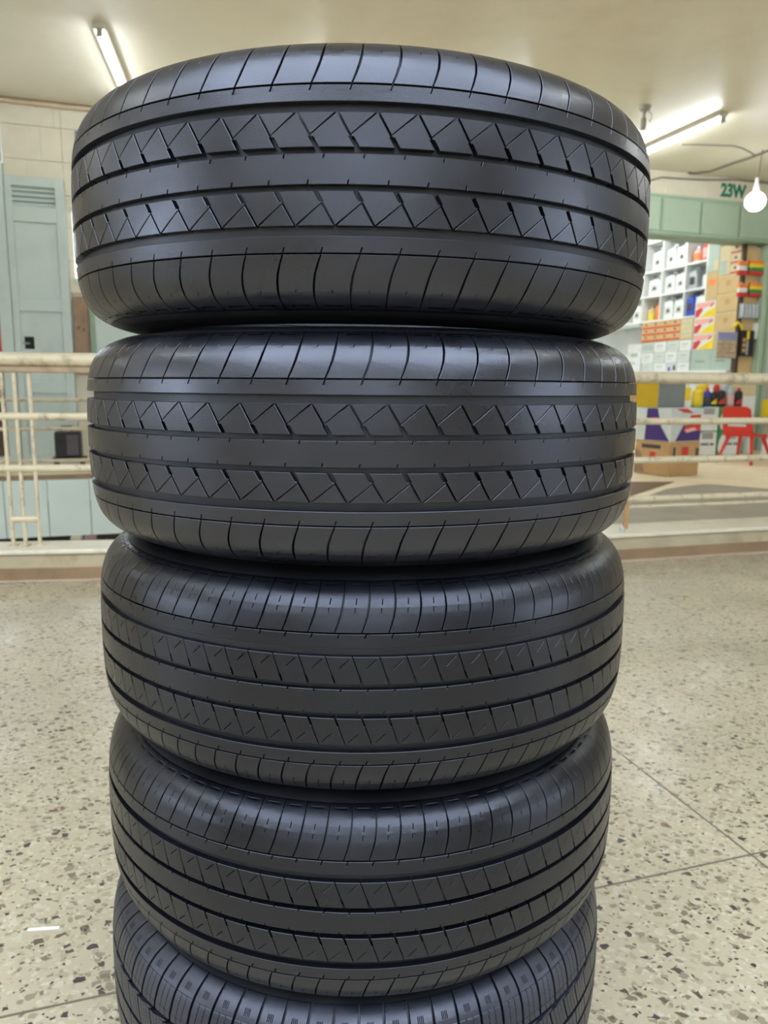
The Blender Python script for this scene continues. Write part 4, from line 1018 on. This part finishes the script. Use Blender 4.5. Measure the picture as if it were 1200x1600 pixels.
# ------------------------------------------------------------------ goods on the landing in front of the shop
def corner_box(name, c, pl_, pr_, z0, h, m, label, cat='carton', group=None):
    """upright box with its near vertical edge at c, left face running to pl_, right face to pr_ (made square)"""
    dl = Vector((pl_.x - c.x, pl_.y - c.y, 0)); Ll = dl.length; dl.normalize()
    dr = Vector((-dl.y, dl.x, 0))
    if dr.dot(pr_ - c) < 0: dr = -dr
    Lr = abs((pr_ - c).dot(dr))
    ctr = c + dl * Ll / 2 + dr * Lr / 2; rz = math.atan2(dr.y, dr.x)   # local x along the right face, y along the left one
    o = link(name, bx(B(), -Lr / 2, Lr / 2, -Ll / 2, Ll / 2, 0, h, .004), m, None, Vector((ctr.x, ctr.y, z0)), rz)
    tag(o, label, cat, group); o_dims[o.name] = (Lr, Ll, h); return o
cA, cB, cC = onz(1043, 744.5), onz(990, 737.5), onz(1082, 740)
o = corner_box('brown_carton', cA, cB, cC, 0, .335, M_KRAFT2, 'brown carton with faint red print on the landing behind the railing')
HB = .335
decal(o, 'print', rect(.2, .75, .78, .9), M_INK); decal(o, 'print', rect(.45, .62, .42, .68), M_REDP); decal(o, 'stain', [(.0, .0), (.3, .05), (.2, .6), (0, .8)], M_WOOD)
decal(o, 'print', rect(.12, .2, .4, .85), M_INK, side='-y'); decal(o, 'print', rect(.4, .62, .6, .85), M_REDP, side='-y'); decal(o, 'print', rect(.86, .96, .4, .8), M_INK, side='-y')
shl = (cB - cA).normalized()
o = corner_box('printed_carton', cA + shl * .0, cB, cC, HB + .002, .33, M_PAPER2, 'white carton printed purple and red on top of the brown carton')
decal(o, 'purple_field', [(.26, .02), (.98, .02), (.72, .45), (.6, .98), (.3, .98)], M_PURP); decal(o, 'red_mark', [(.5, .5), (.66, .6), (.6, .72), (.42, .7)], M_REDP, .0025)
decal(o, 'purple_field', [(.16, .02), (.96, .02), (.98, .3), (.4, .5)], M_PURP, side='-y'); decal(o, 'red_field', [(.4, .3), (.62, .78), (.95, .8), (.98, .32)], M_REDP, .0018, side='-y'); decal(o, 'red_field', [(.12, .98), (.5, .98), (.7, .84), (.4, .86)], M_REDP, .0018, side='-y'); decal(o, 'white_mark', [(.5, .26), (.85, .34), (.75, .42), (.45, .36)], M_PINKP, .0032, side='-y')
ZB = HB + .334
qA = onz(1022, 641.5, ZB); qB = onz(992, 640.5, ZB)
o = corner_box('steel_canister_box', cA + (cB - cA) * .42 , cB + (cB - cA).normalized() * .12, cA + (cB - cA) * .42 + (cC - cA).normalized() * .40, ZB, .30, M_STEEL, 'grey metal box with a yellow side on the printed carton', 'box')
decal(o, 'yellow_side', rect(.0, 1, .0, 1), M_MUST)

# white and green cartons, two by two, bottles on top
g0 = onz(1100, 712); sg, tg, _ = ST(g0)
def fz(y, t): return wall_sz(1110, y, t)[1]
tF = -.62
sA, sB, sC_ = wall_sz(1084, 700, tF)[0], wall_sz(1119, 700, tF)[0], wall_sz(1156, 700, tF)[0]
hW = fz(674, tF) - 0.0
for lv in range(2):
    for k, (a, b_) in enumerate(((sA, sB), (sB + .004, sC_))):
        o = wbox('green_white_carton', a, b_ - .004, tF, tF + .32, lv * (hW + .002), lv * (hW + .002) + hW, M_GRN, None, .003)
        tag(o, f"green and white carton, {['lower', 'upper'][lv]} {['left', 'right'][k]} of the block of four by the red chair", 'carton', 'green and white cartons')
        wd = b_ - .004 - a
        def dec(name, poly, m, lift=.0012):
            bm = B(); v = [bm.verts.new((-wd / 2 + x * wd, -.16 - lift, z * hW)) for x, z in poly]; bm.faces.new(v); bm.normal_update()
            for f in bm.faces:
                if f.normal.y > 0: f.normal_flip()
            return link(name, bm, m, o)
        dec('white_field', [(.99, .02), (.99, .98), (.35, .98), (.2, .88), (.08, .6), (.04, .3), (.12, .08), (.3, .02)], M_PAPER)
        for j in range(4): dec('print_line', rect(.32, .82, .70 + j * .065, .735 + j * .065), M_INK, .002)
        for j in range(6): dec('print_word', rect(.30 + j * .09 + (.05 if j > 3 else 0), .375 + j * .09 + (.05 if j > 3 else 0), .42, .52), M_INK, .002)
ZG = 2 * hW + .004
def bt(px, h, r, m, cap, label, labm=None, t=-.5, z=None, dlab=None):
    s = wall_sz(px, 630, t)[0]
    return bottle(W(s, t, ZG if z is None else z), h, r, m, cap, label, 'bottles on the green and white cartons', labm, flat=.7, dlab=dlab)
bt(1089, .26, .078, M_YEL, M_YEL, 'large yellow bottle on the green and white cartons', M_YELP)
bt(1104, .235, .056, M_BLUE2, M_REDP, 'violet blue bottle with a red cap', M_INK)
bt(1114.5, .22, .044, M_BLACK, M_REDP, 'thin black bottle with a red and yellow label beside the blue bottle', M_YELP, dlab=1)
bt(1126, .245, .058, M_BLACK, M_SILV, 'black bottle with a silver cap and a slanted red label', M_REDP, dlab=1)
bt(1140, .26, .056, M_SILV, M_GREYG, 'silver grey bottle between two black bottles', M_PINKP)
bt(1153, .24, .056, M_BLACK, M_REDP, 'black bottle with a red cap nearest the tan carton', M_REDP, dlab=1)
bt(1098, .36, .07, M_YEL, M_WHITE, 'yellow bottle standing behind the violet blue bottle', t=-.38)
bt(1132, .37, .065, M_SILV, M_SILV, 'tall grey bottle standing behind the black bottles', t=-.38)
bt(1118, .34, .05, M_REDP, M_RED, 'red topped bottle standing behind the thin black bottle', t=-.38)
# yellow and white jerrycan next to the green cartons, on the printed carton side
sj0 = wall_sz(1069, 630, -.62)[0]
sto = wbox('support_carton', sj0 - .12, sA - .006, -.62, -.3, 0, ZG - .06, M_CREAMC, None, .003); tag(sto, 'cream carton behind the printed carton carrying a yellow jerrycan', 'carton')
e = empty('jerrycan', W(sj0 + .075, -.5, ZG - .06), ANG); tag(e, 'yellow jerrycan with a white label left of the large yellow bottle', 'jerrycan')
link('body', bx(B(), -.075, .075, -.06, .06, 0, .30, .02, 3), M_YEL, e, smooth=True); link('label', bx(B(), -.07, .07, -.063, -.0605, .02, .13), M_PAPER, e)
link('handle', tube(B(), [(-.05, 0, .29), (-.05, 0, .35), (.03, 0, .36), (.04, 0, .29)], .013, 8), M_WHITE, e, smooth=True)
bm = B(); lathe(bm, [(.02, .29), (.022, .33), (0, .335)], 12); link('cap', bm, M_WHITE, e, (.055, 0, 0))
# cartons left of the jamb
c0 = wall_sz(1159, 640, -.42); c1 = wall_sz(1181, 619, -.42)
wbx = wbox('white_carton', c0[0], c1[0], -.42, -.12, 0, c1[1], M_PAPER, None, .003); tag(wbx, 'tall white carton behind the red chair, left of the green jamb', 'carton')
c2 = wall_sz(1147, 601, -.42)
tb_ = wbox('tan_carton', c2[0], c1[0], -.41, -.11, c1[1] + .002, c1[1] + .28, M_CREAMC, None, .003); tag(tb_, 'tan carton on top of the tall white carton', 'carton')
# white jug on the floor under the chair, yellow can and green white jug at the right edge
def jug(px, py, h, wd, m, label, capm=M_WHITE, z=0, lab=None):
    p = onz(px, py, z); e = empty('jug', Vector((p.x, p.y, z)), ANG); tag(e, label, 'jug')
    bm = bx(B(), -wd / 2, wd / 2, -wd * .35, wd * .35, 0, h * .8, .02, 3)
    for v in bm.verts:
        if v.co.z > h * .6: v.co.x *= .8
    link('body', bm, m, e, smooth=True)
    link('handle', tube(B(), [(-wd * .3, 0, h * .78), (-wd * .28, 0, h * .96), (wd * .05, 0, h), (wd * .1, 0, h * .78)], .013, 8), m, e, smooth=True)
    bm = B(); lathe(bm, [(.022, h * .78), (.024, h * .88), (0, h * .885)], 12); link('cap', bm, capm, e, (wd * .28, 0, 0))
    if lab: link('label', bx(B(), -wd * .35, wd * .35, -wd * .35 - .003, -wd * .35 - .0005, h * .15, h * .5), lab, e)
    return e
jug(1168, 709, .24, .12, M_WHITE, 'white jug on the floor under the red chair')
jug(1203, 712, .26, .2, M_PAPER, 'white and green jug at the right edge under the red chair seat', lab=M_GRN)
yb = wbox('yellow_can_stand', 9.62, 9.95, -.62, -.3, 0, .42, M_GREYG, None, .003); tag(yb, 'grey green box at the right edge carrying a yellow can', 'box')
sy_ = wall_sz(1203, 678, -.5)[0]
e = empty('jug', W(sy_ + .02, -.46, .42), ANG); tag(e, 'yellow can at the right edge above the red chair seat', 'jug')
link('body', bx(B(), -.1, .1, -.08, .08, 0, .30, .015, 2), M_YEL, e, smooth=True); link('label', bx(B(), -.08, .08, -.083, -.0805, .06, .2), M_YELP, e)
bm = B(); lathe(bm, [(.02, .30), (.022, .335), (0, .34)], 12); link('cap', bm, M_WHITE, e)

# ------------------------------------------------------------------ red plastic chair, facing right
pf = onz(1163, 723)                    # near rear foot
pr = onz(1131, 714)                    # far rear foot
che = empty('plastic_chair', (0, 0, 0)); tag(che, 'red moulded plastic chair in front of the shop, facing right', 'chair')
mid = (pf + pr) / 2
ca = math.radians(38)           # seat runs this way from the back
che.location = Vector((pf.x, pf.y, 0)); che.rotation_euler = (0, 0, ca)
che.location = onz(1173, 727) - Vector((math.cos(ca) * -.07 - math.sin(ca) * -.21, math.sin(ca) * -.07 + math.cos(ca) * -.21, 0))
SWd, SD, SH, BH = .36, .38, .33, .66
bm = B()
# seat shell: gently dished sheet
def sheet(fn, nu, nv, th):
    bm = B(); g = []
    for i in range(nu + 1):
        g.append([bm.verts.new(fn(i / nu, j / nv)) for j in range(nv + 1)])
    fs = []
    for i in range(nu):
        for j in range(nv): fs.append(bm.faces.new((g[i][j], g[i + 1][j], g[i + 1][j + 1], g[i][j + 1])))
    bmesh.ops.recalc_face_normals(bm, faces=bm.faces)
    bmesh.ops.solidify(bm, geom=bm.faces[:], thickness=th)
    return bm
def seat_fn(a, b):
    x = a * SD; y = (b - .5) * SWd * (1 - .08 * a)
    return (x, y, SH + .012 * (2 * b - 1) ** 2 + (.035 * (1 - a * 6) if a < .17 else 0) - .03 * max(0, a - .8) * 5 * (a - .8) * 5)
link('seat', sheet(seat_fn, 12, 10, .012), M_RED, che, smooth=True)
bm = B()
def back_pt(y, z):
    return (-.02 - .09 * (z - SH) / (BH - SH) + .10 * (y / (SWd / 2)) ** 2 * .25, y, z)
ys = [-.5, -.38, -.32, -.2, 0, .2, .32, .38, .5]; zz = [SH - .01, SH + .05, SH + .10, SH + .125, SH + .145, SH + .2, SH + .26, BH - .03, BH]
g = {}
for i, y in enumerate(ys):
    for j, z in enumerate(zz):
        tap = 1 - .10 * (z - SH) / (BH - SH)
        zz_ = z - (.03 if (j == len(zz) - 1 and abs(y) > .45) else 0)
        g[i, j] = bm.verts.new(back_pt(y * SWd * tap, zz_))
for i in range(len(ys) - 1):
    for j in range(len(zz) - 1):
        if 2 <= i <= 5 and 2 <= j <= 3: continue
        bm.faces.new((g[i, j], g[i + 1, j], g[i + 1, j + 1], g[i, j + 1]))
bmesh.ops.recalc_face_normals(bm, faces=bm.faces); bmesh.ops.solidify(bm, geom=bm.faces[:], thickness=.014)
link('backrest', bm, M_RED, che, smooth=True)
for a, b_ in ((0, -1), (0, 1), (1, -1), (1, 1)):
    top = (.06 if a == 0 else SD - .07, b_ * (SWd / 2 - .05), SH - .002); bot = (-.07 if a == 0 else SD + .05, b_ * (SWd / 2 + .03), .0)
    m_ = tuple((top[i] * .45 + bot[i] * .55) for i in range(3))
    link('leg', tube(B(), [top, m_, bot], [.024, .019, .015], 10), M_RED, che, smooth=True)
link('apron', tube(B(), [(.03, -SWd * .42, SH - .012), (SD - .05, -SWd * .4, SH - .012)], .014, 8), M_RED, che, smooth=True)
link('apron', tube(B(), [(.03, SWd * .42, SH - .012), (SD - .05, SWd * .4, SH - .012)], .014, 8), M_RED, che, smooth=True)

# scrap of white paper on the terrazzo, lower left
pp = onz(68, 1452); bm = B()
for a, b_ in ((-.012, -.002), (.0, .001)): pass
bx(bm, -.024, .024, -.003, .003, 0, .0012)
o = link('paper_scrap', bm, M_WHITE, None, (pp.x, pp.y, .0005), .12); tag(o, 'thin white scrap of paper on the terrazzo at lower left', 'paper')
